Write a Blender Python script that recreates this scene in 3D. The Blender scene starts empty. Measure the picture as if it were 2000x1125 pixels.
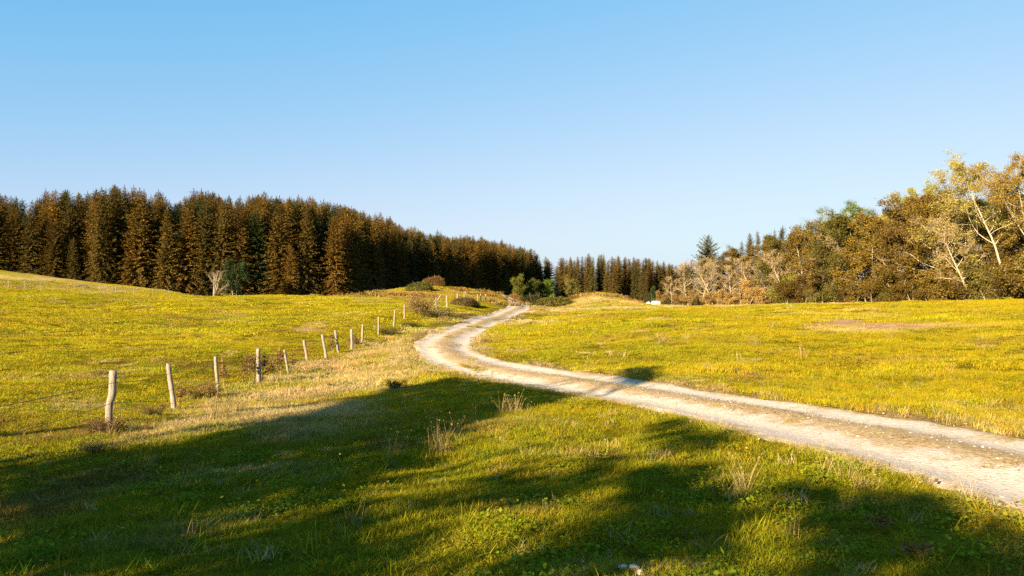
import bpy, math, random
import numpy as np
from mathutils import Vector

# ------------------------------------------------------------------ camera, sky, sun, exposure
SC = bpy.context.scene
F = 1511.0            # focal length in pixels of a 2000 px wide frame
EYE = 1.65
HOR = 575.0           # horizon line of the photograph
cam_d = bpy.data.cameras.new('camera')
cam_d.sensor_width = 36.0
cam_d.lens = F / 2000 * 36.0
cam_d.shift_y = (HOR - 562.5) / 2000
cam_d.clip_start = 0.05
cam_d.clip_end = 6000
cam = bpy.data.objects.new('camera', cam_d)
SC.collection.objects.link(cam)
cam.location = (0, 0, EYE)
cam.rotation_euler = (math.pi / 2, 0, 0)
SC.camera = cam

SUN_A = math.radians(38)      # the light travels forward and this far to the right
SUN_E = math.radians(20)
W = bpy.data.worlds.new('World')
SC.world = W
W.use_nodes = True
wn = W.node_tree.nodes
wl = W.node_tree.links
wn.clear()
sky = wn.new('ShaderNodeTexSky')
sky.sky_type = 'NISHITA'
sky.sun_disc = False
sky.sun_elevation = SUN_E
sky.sun_rotation = math.pi + SUN_A
sky.altitude = 200
sky.air_density = 1.0
sky.dust_density = 1.2
sky.ozone_density = 1.0
bg = wn.new('ShaderNodeBackground')
bg.inputs['Strength'].default_value = 0.05
wo = wn.new('ShaderNodeOutputWorld')
# the camera's response flattens the bright end of the sky: one tone curve per channel, the same for the whole sky
sp = wn.new('ShaderNodeSeparateColor'); cb = wn.new('ShaderNodeCombineColor')
wl.new(sky.outputs[0], sp.inputs[0])
def wmath(op, a, b=None):
    n = wn.new('ShaderNodeMath'); n.operation = op
    for i, v in enumerate((a, b)):
        if v is None: continue
        if isinstance(v, bpy.types.NodeSocket): wl.new(v, n.inputs[i])
        else: n.inputs[i].default_value = v
    return n.outputs[0]
t_r = wmath('POWER', wmath('DIVIDE', sp.outputs[0], 2.92), 1.73)
wl.new(wmath('MULTIPLY', wmath('SUBTRACT', 1.0, wmath('EXPONENT', wmath('MULTIPLY', t_r, -1.0))), 3.4), cb.inputs[0])
wl.new(wmath('MULTIPLY', wmath('POWER', sp.outputs[1], .48), 2.57 / 2.678 ** .48), cb.inputs[1])
wl.new(wmath('MULTIPLY', wmath('POWER', sp.outputs[2], .2), 4.093 / 4.093 ** .2), cb.inputs[2])
wl.new(cb.outputs[0], bg.inputs['Color'])
wl.new(bg.outputs[0], wo.inputs[0])

sun_d = bpy.data.lights.new('sun', 'SUN')
sun_d.energy = 5.0
sun_d.angle = math.radians(0.53)
sun_d.color = (1.0, 0.80, 0.52)
sun = bpy.data.objects.new('sun', sun_d)
SC.collection.objects.link(sun)
sun.rotation_euler = (math.pi / 2 - SUN_E, 0, -SUN_A)

vs = SC.view_settings
vs.view_transform = 'Standard'
vs.look = 'None'
vs.exposure = 2.15
vs.gamma = 1.0
vs.use_curve_mapping = False
SC.render.engine = 'CYCLES'
SC.cycles.max_bounces = 5
SC.cycles.diffuse_bounces = 3
SC.cycles.transmission_bounces = 3
SC.cycles.use_denoising = False

# ------------------------------------------------------------------ helpers
random.seed(7)
RNG = np.random.default_rng(11)
COL = SC.collection

def new_mesh(name, verts, faces=None, quads=None, tris=None, smooth=False):
    """mesh from numpy arrays; quads (n,4) and tris (m,3)"""
    me = bpy.data.meshes.new(name)
    verts = np.asarray(verts, dtype=np.float32)
    me.vertices.add(len(verts))
    me.vertices.foreach_set('co', verts.ravel())
    q = np.zeros((0, 4), np.int32) if quads is None else np.asarray(quads, np.int32)
    t = np.zeros((0, 3), np.int32) if tris is None else np.asarray(tris, np.int32)
    idx = np.concatenate([q.ravel(), t.ravel()])
    starts = np.concatenate([np.arange(len(q)) * 4, len(q) * 4 + np.arange(len(t)) * 3]).astype(np.int32)
    me.loops.add(len(idx))
    me.loops.foreach_set('vertex_index', idx.astype(np.int32))
    me.polygons.add(len(q) + len(t))
    me.polygons.foreach_set('loop_start', starts)
    if smooth:
        me.polygons.foreach_set('use_smooth', np.ones(len(q) + len(t), bool))
    me.update(calc_edges=True)
    me.validate()
    return me

def link(name, me, mat=None, parent=None):
    o = bpy.data.objects.new(name, me)
    COL.objects.link(o)
    if mat is not None and me is not None and len(me.materials) == 0:
        me.materials.append(mat)
    if parent is not None:
        o.parent = parent
    return o

def tag(o, label=None, cat=None, group=None, kind=None):
    if label: o['label'] = label
    if cat: o['category'] = cat
    if group: o['group'] = group
    if kind: o['kind'] = kind
    return o

def empty(name, loc, rot=(0, 0, 0), scale=(1, 1, 1)):
    o = bpy.data.objects.new(name, None)
    COL.objects.link(o)
    o.empty_display_size = 0.2
    o.location = loc; o.rotation_euler = rot; o.scale = scale
    return o

def hash2(ix, iy, seed):
    h = (ix.astype(np.int64) * 374761393 + iy.astype(np.int64) * 668265263 + seed * 2147483647) & 0xFFFFFFFF
    h = ((h ^ (h >> 13)) * 1274126177) & 0xFFFFFFFF
    h = h ^ (h >> 16)
    return (h & 0xFFFFFF) / float(0xFFFFFF)

def vnoise(x, y, seed=0):
    x = np.asarray(x, float); y = np.asarray(y, float)
    ix = np.floor(x); iy = np.floor(y)
    fx = x - ix; fy = y - iy
    fx = fx * fx * (3 - 2 * fx); fy = fy * fy * (3 - 2 * fy)
    ix = ix.astype(np.int64); iy = iy.astype(np.int64)
    a = hash2(ix, iy, seed); b = hash2(ix + 1, iy, seed)
    c = hash2(ix, iy + 1, seed); d = hash2(ix + 1, iy + 1, seed)
    return (a * (1 - fx) + b * fx) * (1 - fy) + (c * (1 - fx) + d * fx) * fy

def fbm(x, y, scale, seed=0, octv=3):
    """0..1, mean .5"""
    s = 0; a = 1; tot = 0
    for k in range(octv):
        ca, sa = math.cos(0.7 * k + 0.3), math.sin(0.7 * k + 0.3)
        s = s + a * vnoise((x * ca - y * sa) / scale + 17.3 * k, (x * sa + y * ca) / scale - 9.1 * k, seed + k)
        tot += a; a *= 0.5; scale *= 0.5
    return s / tot

def sstep(a, b, x):
    t = np.clip((x - a) / (b - a), 0, 1)
    return t * t * (3 - 2 * t)

# ------------------------------------------------------------------ terrain
def P(px, py, d):
    return ((px - 1000) / F * d, d, EYE - (py - HOR) / F * d)

CTRL = []
for a in [  # foreground and the line of the track
    (1000, 1125, 4.5), (1000, 1000, 6.3), (1000, 900, 8.8), (1000, 800, 14.8), (1000, 745, 22), (1000, 715, 28),
    (2000, 1125, 4.5), (2000, 998, 6.8), (2000, 862, 10.3), (1500, 858, 10.7), (1500, 780, 15.8), (1500, 1000, 6.6), (1750, 900, 8.9),
    (0, 1125, 4.7), (0, 1000, 7.4), (0, 900, 11), (500, 1000, 6.7), (500, 850, 12.0), (300, 900, 10),
    (930, 680, 40), (810, 675, 41), (700, 745, 26), (860, 720, 28.5), (910, 640, 60), (960, 617, 80), (1030, 597, 106),
    # fence line
    (212, 838, 14), (340, 797, 18.5), (426, 767, 23), (505, 749, 26.5), (600, 712, 35), (690, 680, 44), (740, 650, 52), (790, 621, 62), (873, 601, 76),
    # left field
    (0, 780, 17.5), (0, 700, 29), (0, 640, 48), (0, 600, 70), (200, 720, 27), (200, 660, 43), (200, 620, 60), (200, 590, 80),
    (400, 690, 33), (400, 640, 51), (400, 605, 72), (600, 650, 49), (600, 610, 68), (600, 590, 84), (720, 610, 66), (720, 590, 82),
    # first crest, left
    (-150, 560, 95), (0, 566, 96), (100, 571, 98), (200, 575, 99), (300, 577.5, 99), (400, 578.5, 99), (520, 579, 98), (640, 579.5, 97), (720, 581, 95),
    # dip and hill behind it
    (-150, 562, 107), (0, 569, 108), (100, 573, 109), (200, 577, 110), (300, 580, 110), (400, 584, 112), (520, 588, 115), (640, 590, 118),
    (-200, 508, 138), (0, 530, 138), (130, 546, 138), (250, 558.5, 138), (320, 567, 136), (372, 577, 134), (420, 586, 138), (520, 590, 140), (640, 588, 142),
    (0, 533, 165), (200, 558, 165), (400, 585, 165), (600, 588, 175),
    # bracken bank
    (700, 577, 112), (760, 566, 116), (850, 559, 118), (930, 567, 118), (990, 577, 118), (850, 578, 100), (800, 590, 88), (930, 588, 98),
    (850, 566, 140), (950, 575, 150),
    # right field
    (1300, 760, 18.2), (1300, 700, 27), (1300, 650, 43), (1300, 615, 73), (1300, 599, 106), (1150, 640, 55), (1150, 610, 86), (1150, 600, 104),
    (1600, 700, 26), (1600, 640, 44), (1600, 610, 66), (1600, 594, 92), (1450, 597, 100),
    (2000, 790, 14.0), (2000, 700, 22), (2000, 640, 36), (2000, 604, 58), (2000, 587, 78), (1800, 590, 86), (2200, 584, 74), (2200, 640, 34), (2300, 800, 12.5),
    # beyond the right crest
    (1600, 598, 130), (1450, 602, 140), (1300, 604, 140), (2000, 592, 104), (1800, 596, 116), (1300, 600, 200), (1600, 598, 190),
    # centre beyond the crest, hump
    (1030, 600, 122), (1030, 592, 150), (1090, 590, 140), (1155, 571, 152), (1215, 578, 152), (1265, 595, 148), (1120, 580, 150), (1155, 582, 170), (1000, 586, 160),
]:
    CTRL.append(P(*a))
CTRL += [(0, 0, 0), (-6, -6, 0.05), (6, -6, 0.1), (-10, 2, -0.35), (9, 2, -0.05), (-30, -20, 0.2), (30, -20, 0.6), (0, -40, 0.8), (-30, 15, -0.5), (30, 12, 0.4),
         (-60, 40, 0.5), (60, 40, 1.2), (-60, -40, 1), (60, -40, 1)]
for a in np.linspace(0, 2 * math.pi, 14, endpoint=False):
    CTRL.append((400 * math.cos(a), 400 * math.sin(a), -1.0))
    CTRL.append((1400 * math.cos(a), 1400 * math.sin(a), -3.0))
CTRL = np.array(CTRL)

def warp(x, y):
    r = np.hypot(x, y) + 1e-6
    k = np.log1p(r / 8.0) / r
    return x * k, y * k

_cu, _cv = warp(CTRL[:, 0], CTRL[:, 1])
def _phi(r2):
    return np.where(r2 > 1e-12, r2 * np.log(np.maximum(r2, 1e-12)), 0.0)
_n = len(CTRL)
_K = _phi((_cu[:, None] - _cu) ** 2 + (_cv[:, None] - _cv) ** 2) + np.eye(_n) * 2e-4
_Pm = np.stack([np.ones(_n), _cu, _cv], 1)
_A = np.zeros((_n + 3, _n + 3)); _A[:_n, :_n] = _K; _A[:_n, _n:] = _Pm; _A[_n:, :_n] = _Pm.T
_sol = np.linalg.solve(_A, np.concatenate([CTRL[:, 2], np.zeros(3)]))

def base_z(x, y):
    x = np.atleast_1d(np.asarray(x, float)); y = np.atleast_1d(np.asarray(y, float))
    sh = x.shape; x = x.ravel(); y = y.ravel()
    out = np.empty(len(x))
    for i in range(0, len(x), 20000):
        u, v = warp(x[i:i + 20000], y[i:i + 20000])
        r2 = (u[:, None] - _cu) ** 2 + (v[:, None] - _cv) ** 2
        out[i:i + 20000] = _phi(r2) @ _sol[:_n] + _sol[_n] + _sol[_n + 1] * u + _sol[_n + 2] * v
    return out.reshape(sh)

ROAD_C = None   # centre line (n,2) and half widths, set below

def cast(px, py, fn, dmax=420.0):
    """ground point seen at a pixel of the photograph"""
    d = np.geomspace(2.5, dmax, 900)
    x = (px - 1000) / F * d
    zr = EYE - (py - HOR) / F * d
    below = fn(x, d) - zr
    k = np.argmax(below > 0)
    if below[k] <= 0:
        k = len(d) - 1
    if k == 0:
        return np.array([x[0], d[0]])
    t = -below[k - 1] / (below[k] - below[k - 1] + 1e-9)
    dd = d[k - 1] + t * (d[k] - d[k - 1])
    return np.array([(px - 1000) / F * dd, dd])

def resample(poly, step):
    poly = np.asarray(poly, float)
    s = np.concatenate([[0], np.cumsum(np.hypot(*np.diff(poly, axis=0).T))])
    t = np.arange(0, s[-1], step)
    return np.stack([np.interp(t, s, poly[:, 0]), np.interp(t, s, poly[:, 1])], 1)

def gsmooth(a, sig):
    n = int(3 * sig) + 1
    k = np.exp(-0.5 * (np.arange(-n, n + 1) / sig) ** 2); k /= k.sum()
    pre = 2 * a[0] - a[1:n + 1][::-1]; post = 2 * a[-1] - a[-n - 1:-1][::-1]
    b = np.concatenate([pre, a, post])
    if a.ndim == 1:
        return np.convolve(b, k, 'valid')
    return np.stack([np.convolve(b[:, i], k, 'valid') for i in range(a.shape[1])], 1)

outer_px = [(2000, 998), (1800, 933), (1600, 882), (1500, 857), (1400, 831), (1300, 808), (1200, 782), (1100, 760), (1000, 745), (900, 727), (850, 708), (815, 690), (806, 675), (820, 660), (860, 643), (910, 628), (960, 611), (1003, 600)]
inner_px = [(2000, 862), (1850, 822), (1750, 807), (1500, 780), (1250, 747), (1037, 718), (960, 704), (928, 687), (922, 668), (940, 652), (975, 631), (1025, 606), (1045, 599)]
outer = np.array([cast(px, py, base_z) for px, py in outer_px])
inner = np.array([cast(px, py, base_z) for px, py in inner_px])
back = np.array([0.27, -0.96])
outer = np.concatenate([[outer[0] + back * 16], outer]); inner = np.concatenate([[inner[0] + back * 16], inner])
fw = np.array([-0.05, 1.0])
outer = np.concatenate([outer, [outer[-1] + fw * 14, outer[-1] + np.array([-6, 34])]])
inner = np.concatenate([inner, [inner[-1] + fw * 14, inner[-1] + np.array([-6, 34])]])
outer = gsmooth(resample(outer, 0.25), 5); inner = gsmooth(resample(inner, 0.25), 5)
near_i = np.array([inner[np.argmin(((inner - o) ** 2).sum(1))] for o in outer])
ctr = gsmooth((outer + near_i) / 2, 6)
hw = gsmooth(np.hypot(*(outer - near_i).T) / 2, 12)
# equal steps
s_ = np.concatenate([[0], np.cumsum(np.hypot(*np.diff(ctr, axis=0).T))])
t_ = np.arange(0, s_[-1], 0.25)
ROAD_C = np.stack([np.interp(t_, s_, ctr[:, 0]), np.interp(t_, s_, ctr[:, 1])], 1)
ROAD_HW = np.interp(t_, s_, np.clip(hw, 1.45, 2.0)) * 1.07
_tan = np.gradient(ROAD_C, axis=0); _tan /= np.hypot(*_tan.T)[:, None]
ROAD_N = np.stack([_tan[:, 1], -_tan[:, 0]], 1)

def road_dist(x, y):
    """signed across position in half widths (|1| = edge) and distance to the edge in metres"""
    x = np.asarray(x, float).ravel(); y = np.asarray(y, float).ravel()
    a = np.full(len(x), 99.0); e = np.full(len(x), 99.0)
    cand = np.where((y > -22) & (y < 150) & (x > -14) & (x < 22))[0]
    C = ROAD_C[::2]; Hh = ROAD_HW[::2]; Nn = ROAD_N[::2]
    for i in range(0, len(cand), 4000):
        c = cand[i:i + 4000]
        d2 = (x[c][:, None] - C[:, 0]) ** 2 + (y[c][:, None] - C[:, 1]) ** 2
        k = np.argmin(d2, 1)
        dv = (x[c] - C[k, 0]) * Nn[k, 0] + (y[c] - C[k, 1]) * Nn[k, 1]
        dm = np.sqrt(d2[np.arange(len(c)), k])
        a[c] = np.sign(dv) * dm / Hh[k]
        e[c] = dm - Hh[k]
    return a, e

# fence line on the ground
fence_px = [(222, 720, 212, 836, .064), (329, 707, 340, 797, .058), (421, 693, 426, 767, .05), (505, 682, 505, 749, .075), (556, 686, 563, 731, .05),
            (594, 667, 600, 706, .055), (630, 654, 637, 700, .06), (655, 643, 661, 687, .055), (687, 640, 687, 680, .06), (709, 630, 707, 666, .06),
            (740, 615, 739, 649, .065), (772, 603, 769, 636, .065), (790, 592, 790, 621, .065), (852, 579, 852, 606, .05), (873, 577, 873, 601, .1),
            (894, 574, 893, 595, .09), (907, 575, 907, 594, .07), (933, 577, 933, 590, .07), (939, 577, 939, 590, .07), (949, 577, 949, 590, .07)]
FENCE = np.array([cast(p[2], p[3], base_z) for p in fence_px])
FENCE_L = np.concatenate([[FENCE[0] + (FENCE[0] - FENCE[1]) * 3], FENCE])
def fence_side(x, y):
    """metres to the right (track side) of the fence line"""
    x = np.asarray(x, float).ravel(); y = np.asarray(y, float).ravel()
    o = np.argsort(FENCE_L[:, 1])
    return x - np.interp(y, FENCE_L[o, 1], FENCE_L[o, 0])

def seg_blob(px, py, rx, ry):
    g = cast(px, py, base_z)
    return g, rx, ry
SOIL = [(cast(620, 632, base_z), 0.9, 3.0), (cast(600, 642, base_z), 1.6, 1.6), (cast(1690, 636, base_z), 3.0, 5.0), (cast(1760, 645, base_z), 3.4, 3.0), (cast(1640, 627, base_z), 2.0, 5.0),
        (cast(1245, 1112, base_z), 0.16, 0.14), (cast(1330, 1112, base_z), 0.14, 0.1), (cast(1390, 635, base_z), 1.6, 2.6), (cast(1215, 1116, base_z), 0.12, 0.1)]
def soil_mask(x, y):
    m = np.zeros_like(x)
    n = fbm(x, y, 0.9, 31) - 0.5
    for (g, rx, ry) in SOIL:
        r = np.sqrt(((x - g[0]) / rx) ** 2 + ((y - g[1]) / ry) ** 2)
        m = np.maximum(m, 1 - sstep(0.6, 1.15, r + n * 0.9))
    return m
BR = [(cast(850, 572, base_z), 7, 7), (cast(770, 574, base_z), 8, 6), (cast(930, 574, base_z), 7, 7), (cast(980, 580, base_z), 4, 6), (cast(1215, 582, base_z), 5.0, 5), (cast(1250, 590, base_z), 4, 5), (cast(970, 591, base_z), 2.5, 5), (cast(1120, 582, base_z), 3.5, 5)]
def bracken_mask(x, y):
    m = np.zeros_like(x)
    n = fbm(x, y, 4.0, 57) - 0.5
    for (g, rx, ry) in BR:
        r = np.sqrt(((x - g[0]) / rx) ** 2 + ((y - g[1]) / ry) ** 2)
        m = np.maximum(m, 1 - sstep(0.75, 1.2, r + n * 1.0))
    return m

def ground_z(x, y, mesh=False):
    x = np.atleast_1d(np.asarray(x, float)); y = np.atleast_1d(np.asarray(y, float))
    sh = x.shape; x = x.ravel(); y = y.ravel()
    z = base_z(x, y)
    r = np.hypot(x, y)
    far = sstep(4, 60, r)
    _, e = road_dist(x, y)
    off = sstep(-0.1, 1.2, e)
    z = z + off * ((fbm(x, y, 2.6, 3) - .5) * (.16 + .10 * far) + (fbm(x, y, .6, 9, 2) - .5) * .09)
    z = z + off * (fbm(x, y, 14, 5, 2) - .5) * .35 * sstep(10, 40, r)
    # cattle terraces on the left slope
    lf = sstep(25, 38, y) * (1 - sstep(78, 90, y)) * sstep(3, 9, -fence_side(x, y))
    z = z + lf * (np.abs(np.sin((y + 6 * fbm(x, y, 8, 71)) * 1.9)) - .5) * .26 * fbm(x, y, 6, 73)
    # a shallow ditch on the field side of the far part of the fence
    fs = fence_side(x, y)
    z = z - .3 * np.exp(-((fs - 1.3) / .7) ** 2) * sstep(40, 50, y) * (1 - sstep(70, 80, y)) * off
    # verge stands a little above the track
    z = z + .05 * np.exp(-((e - .5) / .5) ** 2)
    if mesh:
        z = z - .10 * (1 - sstep(-.35, .05, e))
    return z.reshape(sh)

# ------------------------------------------------------------------ materials
def mat_new(name):
    m = bpy.data.materials.new(name)
    m.use_nodes = True
    nt = m.node_tree
    nt.nodes.clear()
    out = nt.nodes.new('ShaderNodeOutputMaterial')
    return m, nt, nt.nodes, nt.links, out

def ramp(ns, pts):
    r = ns.new('ShaderNodeValToRGB')
    while len(r.color_ramp.elements) < len(pts):
        r.color_ramp.elements.new(0.5)
    for e, (p, c) in zip(r.color_ramp.elements, pts):
        e.position = p
        e.color = (*c, 1) if len(c) == 3 else c
    return r

def mix(ns, ls, fac, a, b, mode='MIX'):
    m = ns.new('ShaderNodeMix'); m.data_type = 'RGBA'; m.blend_type = mode
    for s, v in ((0, fac), (6, a), (7, b)):
        if hasattr(v, 'is_output') or isinstance(v, bpy.types.NodeSocket):
            ls.new(v, m.inputs[s])
        else:
            m.inputs[s].default_value = v if s == 0 else (*v, 1)
    return m.outputs[2]

def noise(ns, ls, vec, scale, detail=4, rough=.6):
    n = ns.new('ShaderNodeTexNoise')
    n.inputs['Scale'].default_value = scale; n.inputs['Detail'].default_value = detail; n.inputs['Roughness'].default_value = rough
    if vec is not None: ls.new(vec, n.inputs['Vector'])
    return n.outputs[0]

def foliage_mat(name, transl=.25, var=.45, tint=None):
    """cards and blades: tint from the object's own colour, varied from leaf to leaf"""
    m, nt, ns, ls, out = mat_new(name)
    oi = ns.new('ShaderNodeObjectInfo')
    ge = ns.new('ShaderNodeNewGeometry')
    mr = ns.new('ShaderNodeMapRange')
    mr.inputs[3].default_value = 1 - var; mr.inputs[4].default_value = 1 + var
    ls.new(ge.outputs['Random Per Island'], mr.inputs[0])
    col = oi.outputs['Color'] if tint is None else None
    vm = ns.new('ShaderNodeVectorMath'); vm.operation = 'SCALE'
    if col is not None: ls.new(col, vm.inputs[0])
    else: vm.inputs[0].default_value = tint
    ls.new(mr.outputs[0], vm.inputs['Scale'])
    d = ns.new('ShaderNodeBsdfDiffuse'); t = ns.new('ShaderNodeBsdfTranslucent')
    ls.new(vm.outputs[0], d.inputs[0]); ls.new(vm.outputs[0], t.inputs[0])
    mx = ns.new('ShaderNodeMixShader'); mx.inputs[0].default_value = transl
    ls.new(d.outputs[0], mx.inputs[1]); ls.new(t.outputs[0], mx.inputs[2])
    ls.new(mx.outputs[0], out.inputs[0])
    return m

def inst_mat(name, transl=.25, var=.4):
    """grass: colour carried by each scattered tuft"""
    m, nt, ns, ls, out = mat_new(name)
    at = ns.new('ShaderNodeAttribute'); at.attribute_type = 'INSTANCER'; at.attribute_name = 'col'
    ge = ns.new('ShaderNodeNewGeometry')
    mr = ns.new('ShaderNodeMapRange')
    mr.inputs[3].default_value = 1 - var; mr.inputs[4].default_value = 1 + var
    ls.new(ge.outputs['Random Per Island'], mr.inputs[0])
    vm = ns.new('ShaderNodeVectorMath'); vm.operation = 'SCALE'
    nz = noise(ns, ls, ge.outputs['Position'], 2.6, 4, .65)
    rz = ramp(ns, [(.3, (.72, .86, .8)), (.5, (1, 1, 1)), (.7, (1.3, 1.12, 1.5))]); ls.new(nz, rz.inputs[0])
    cc = mix(ns, ls, 1.0, at.outputs['Color'], rz.outputs[0], 'MULTIPLY')
    ls.new(cc, vm.inputs[0]); ls.new(mr.outputs[0], vm.inputs['Scale'])
    d = ns.new('ShaderNodeBsdfDiffuse'); t = ns.new('ShaderNodeBsdfTranslucent')
    ls.new(vm.outputs[0], d.inputs[0]); ls.new(vm.outputs[0], t.inputs[0])
    mx = ns.new('ShaderNodeMixShader'); mx.inputs[0].default_value = transl
    ls.new(d.outputs[0], mx.inputs[1]); ls.new(t.outputs[0], mx.inputs[2])
    ls.new(mx.outputs[0], out.inputs[0])
    return m

def bark_mat(name, c1, c2, scale=3.0, stretch=6.0):
    m, nt, ns, ls, out = mat_new(name)
    tc = ns.new('ShaderNodeTexCoord')
    mp = ns.new('ShaderNodeMapping'); mp.inputs['Scale'].default_value = (stretch, stretch, 1)
    ls.new(tc.outputs['Object'], mp.inputs[0])
    n = noise(ns, ls, mp.outputs[0], scale, 6, .7)
    r = ramp(ns, [(.3, c1), (.7, c2)])
    ls.new(n, r.inputs[0])
    b = ns.new('ShaderNodeBsdfPrincipled'); b.inputs['Roughness'].default_value = .9
    b.inputs['Specular IOR Level'].default_value = .15
    ls.new(r.outputs[0], b.inputs['Base Color'])
    bp = ns.new('ShaderNodeBump'); bp.inputs['Strength'].default_value = .6; bp.inputs['Distance'].default_value = .01
    ls.new(n, bp.inputs['Height']); ls.new(bp.outputs[0], b.inputs['Normal'])
    ls.new(b.outputs[0], out.inputs[0])
    return m

M_LEAF = foliage_mat('leaf', .22, .5)
M_NEEDLE = foliage_mat('needle', .08, .55)
M_GRASS = inst_mat('grass_blade', .28, .22)
M_BARK_PALE = bark_mat('pale_bark', (.17, .13, .08), (.42, .355, .26), 1.2, 5)
M_BARK_DARK = bark_mat('dark_bark', (.035, .022, .012), (.11, .07, .04), 2)
M_POST = bark_mat('weathered_wood', (.075, .06, .047), (.34, .285, .225), 6, 10)
M_TWIG = bark_mat('dry_twig', (.16, .10, .055), (.32, .22, .13), 5)

# ground
m, nt, ns, ls, out = mat_new('meadow_ground')
at = ns.new('ShaderNodeAttribute'); at.attribute_name = 'gcol'
tc = ns.new('ShaderNodeTexCoord')
n1 = noise(ns, ls, tc.outputs['Object'], 9, 5, .7)
n2 = noise(ns, ls, tc.outputs['Object'], 1.7, 5, .65)
r1 = ramp(ns, [(.3, (.55, .5, .5)), (.7, (1.35, 1.3, 1.2))]); ls.new(n1, r1.inputs[0])
r2 = ramp(ns, [(.32, (.72, .70, .7)), (.68, (1.2, 1.2, 1.15))]); ls.new(n2, r2.inputs[0])
c = mix(ns, ls, 1.0, at.outputs['Color'], r1.outputs[0], 'MULTIPLY')
c = mix(ns, ls, 1.0, c, r2.outputs[0], 'MULTIPLY')
d = ns.new('ShaderNodeBsdfDiffuse'); ls.new(c, d.inputs[0])
bp = ns.new('ShaderNodeBump'); bp.inputs['Strength'].default_value = .8; bp.inputs['Distance'].default_value = .08
ls.new(n1, bp.inputs['Height']); ls.new(bp.outputs[0], d.inputs['Normal'])
ls.new(d.outputs[0], out.inputs[0])
M_GROUND = m

# gravel track: two pale wheel lines, brown and straw between and beside them
m, nt, ns, ls, out = mat_new('gravel')
uv = ns.new('ShaderNodeUVMap'); uv.uv_map = 'track'
tc = ns.new('ShaderNodeTexCoord')
sep = ns.new('ShaderNodeSeparateXYZ'); ls.new(uv.outputs[0], sep.inputs[0])
wob = noise(ns, ls, tc.outputs['Object'], .45, 4, .6)
def math_n(op, a, b=None, c=None):
    n = ns.new('ShaderNodeMath'); n.operation = op
    for i, v in enumerate((a, b, c)):
        if v is None: continue
        if isinstance(v, bpy.types.NodeSocket): ls.new(v, n.inputs[i])
        else: n.inputs[i].default_value = v
    return n.outputs[0]
ab = math_n('ABSOLUTE', sep.outputs[1])
dist = math_n('ABSOLUTE', math_n('SUBTRACT', ab, .56))          # 0 on a wheel line
med = noise(ns, ls, tc.outputs['Object'], 2.2, 6, .7)
fine = noise(ns, ls, tc.outputs['Object'], 14, 6, .75)
offline = math_n('ADD', dist, math_n('MULTIPLY', math_n('SUBTRACT', med, .5), 1.1))
offline = math_n('ADD', offline, math_n('MULTIPLY', math_n('SUBTRACT', wob, .5), .8))
offline = math_n('ADD', offline, math_n('MULTIPLY', math_n('SUBTRACT', fine, .5), .35))
ro = ramp(ns, [(.13, (.0, .0, .0)), (.40, (1, 1, 1))]); ls.new(offline, ro.inputs[0])
rp = ramp(ns, [(.30, (.23, .175, .13)), (.46, (.42, .35, .285)), (.7, (.52, .45, .385))]); ls.new(fine, rp.inputs[0])
rb = ramp(ns, [(.3, (.13, .075, .032)), (.46, (.28, .19, .09)), (.64, (.41, .32, .20))]); ls.new(fine, rb.inputs[0])
c = mix(ns, ls, ro.outputs[0], rp.outputs[0], rb.outputs[0])
d = ns.new('ShaderNodeBsdfDiffuse'); ls.new(c, d.inputs[0])
vor = ns.new('ShaderNodeTexVoronoi'); vor.inputs['Scale'].default_value = 28; ls.new(tc.outputs['Object'], vor.inputs['Vector'])
hh = math_n('ADD', math_n('MULTIPLY', vor.outputs[0], -.6), fine)
bp = ns.new('ShaderNodeBump'); bp.inputs['Strength'].default_value = .55; bp.inputs['Distance'].default_value = .03
ls.new(hh, bp.inputs['Height']); ls.new(bp.outputs[0], d.inputs['Normal'])
ls.new(d.outputs[0], out.inputs[0])
M_GRAVEL = m

# ------------------------------------------------------------------ colour of the sward (also drives the tufts)
LUSH = np.array([.135, .150, .008]); YEL = np.array([.275, .222, .010]); STRAW = np.array([.41, .305, .13]); BROWN = np.array([.15, .085, .032])
OCHRE = np.array([.255, .188, .007]); BRACK = np.array([.26, .16, .045]); SOILC = np.array([.34, .22, .12])

def dryness(x, y):
    r = np.hypot(x, y)
    _, e = road_dist(x, y)
    fs = fence_side(x, y)
    d = .30 + .9 * (fbm(x, y, 5, 101) - .5) + .7 * (fbm(x, y, 1.3, 103, 2) - .5)
    verge = sstep(-.3, .8, fs) * (1 - sstep(2.4 + .06 * y, 4.2 + .14 * y, fs)) * sstep(9, 13, y) * (1 - sstep(70, 90, y)) * (e > 0)
    d = d + .42 * verge
    d = d + .45 * np.exp(-(np.maximum(e, 0) / .6) ** 2) * (e > -.3)
    d = d + .35 * sstep(80, 98, y) * (x > 0)
    d = d + .30 * sstep(102, 114, y) * (x < -15)
    return np.clip(d, 0, 1), verge, e, fs

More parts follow.
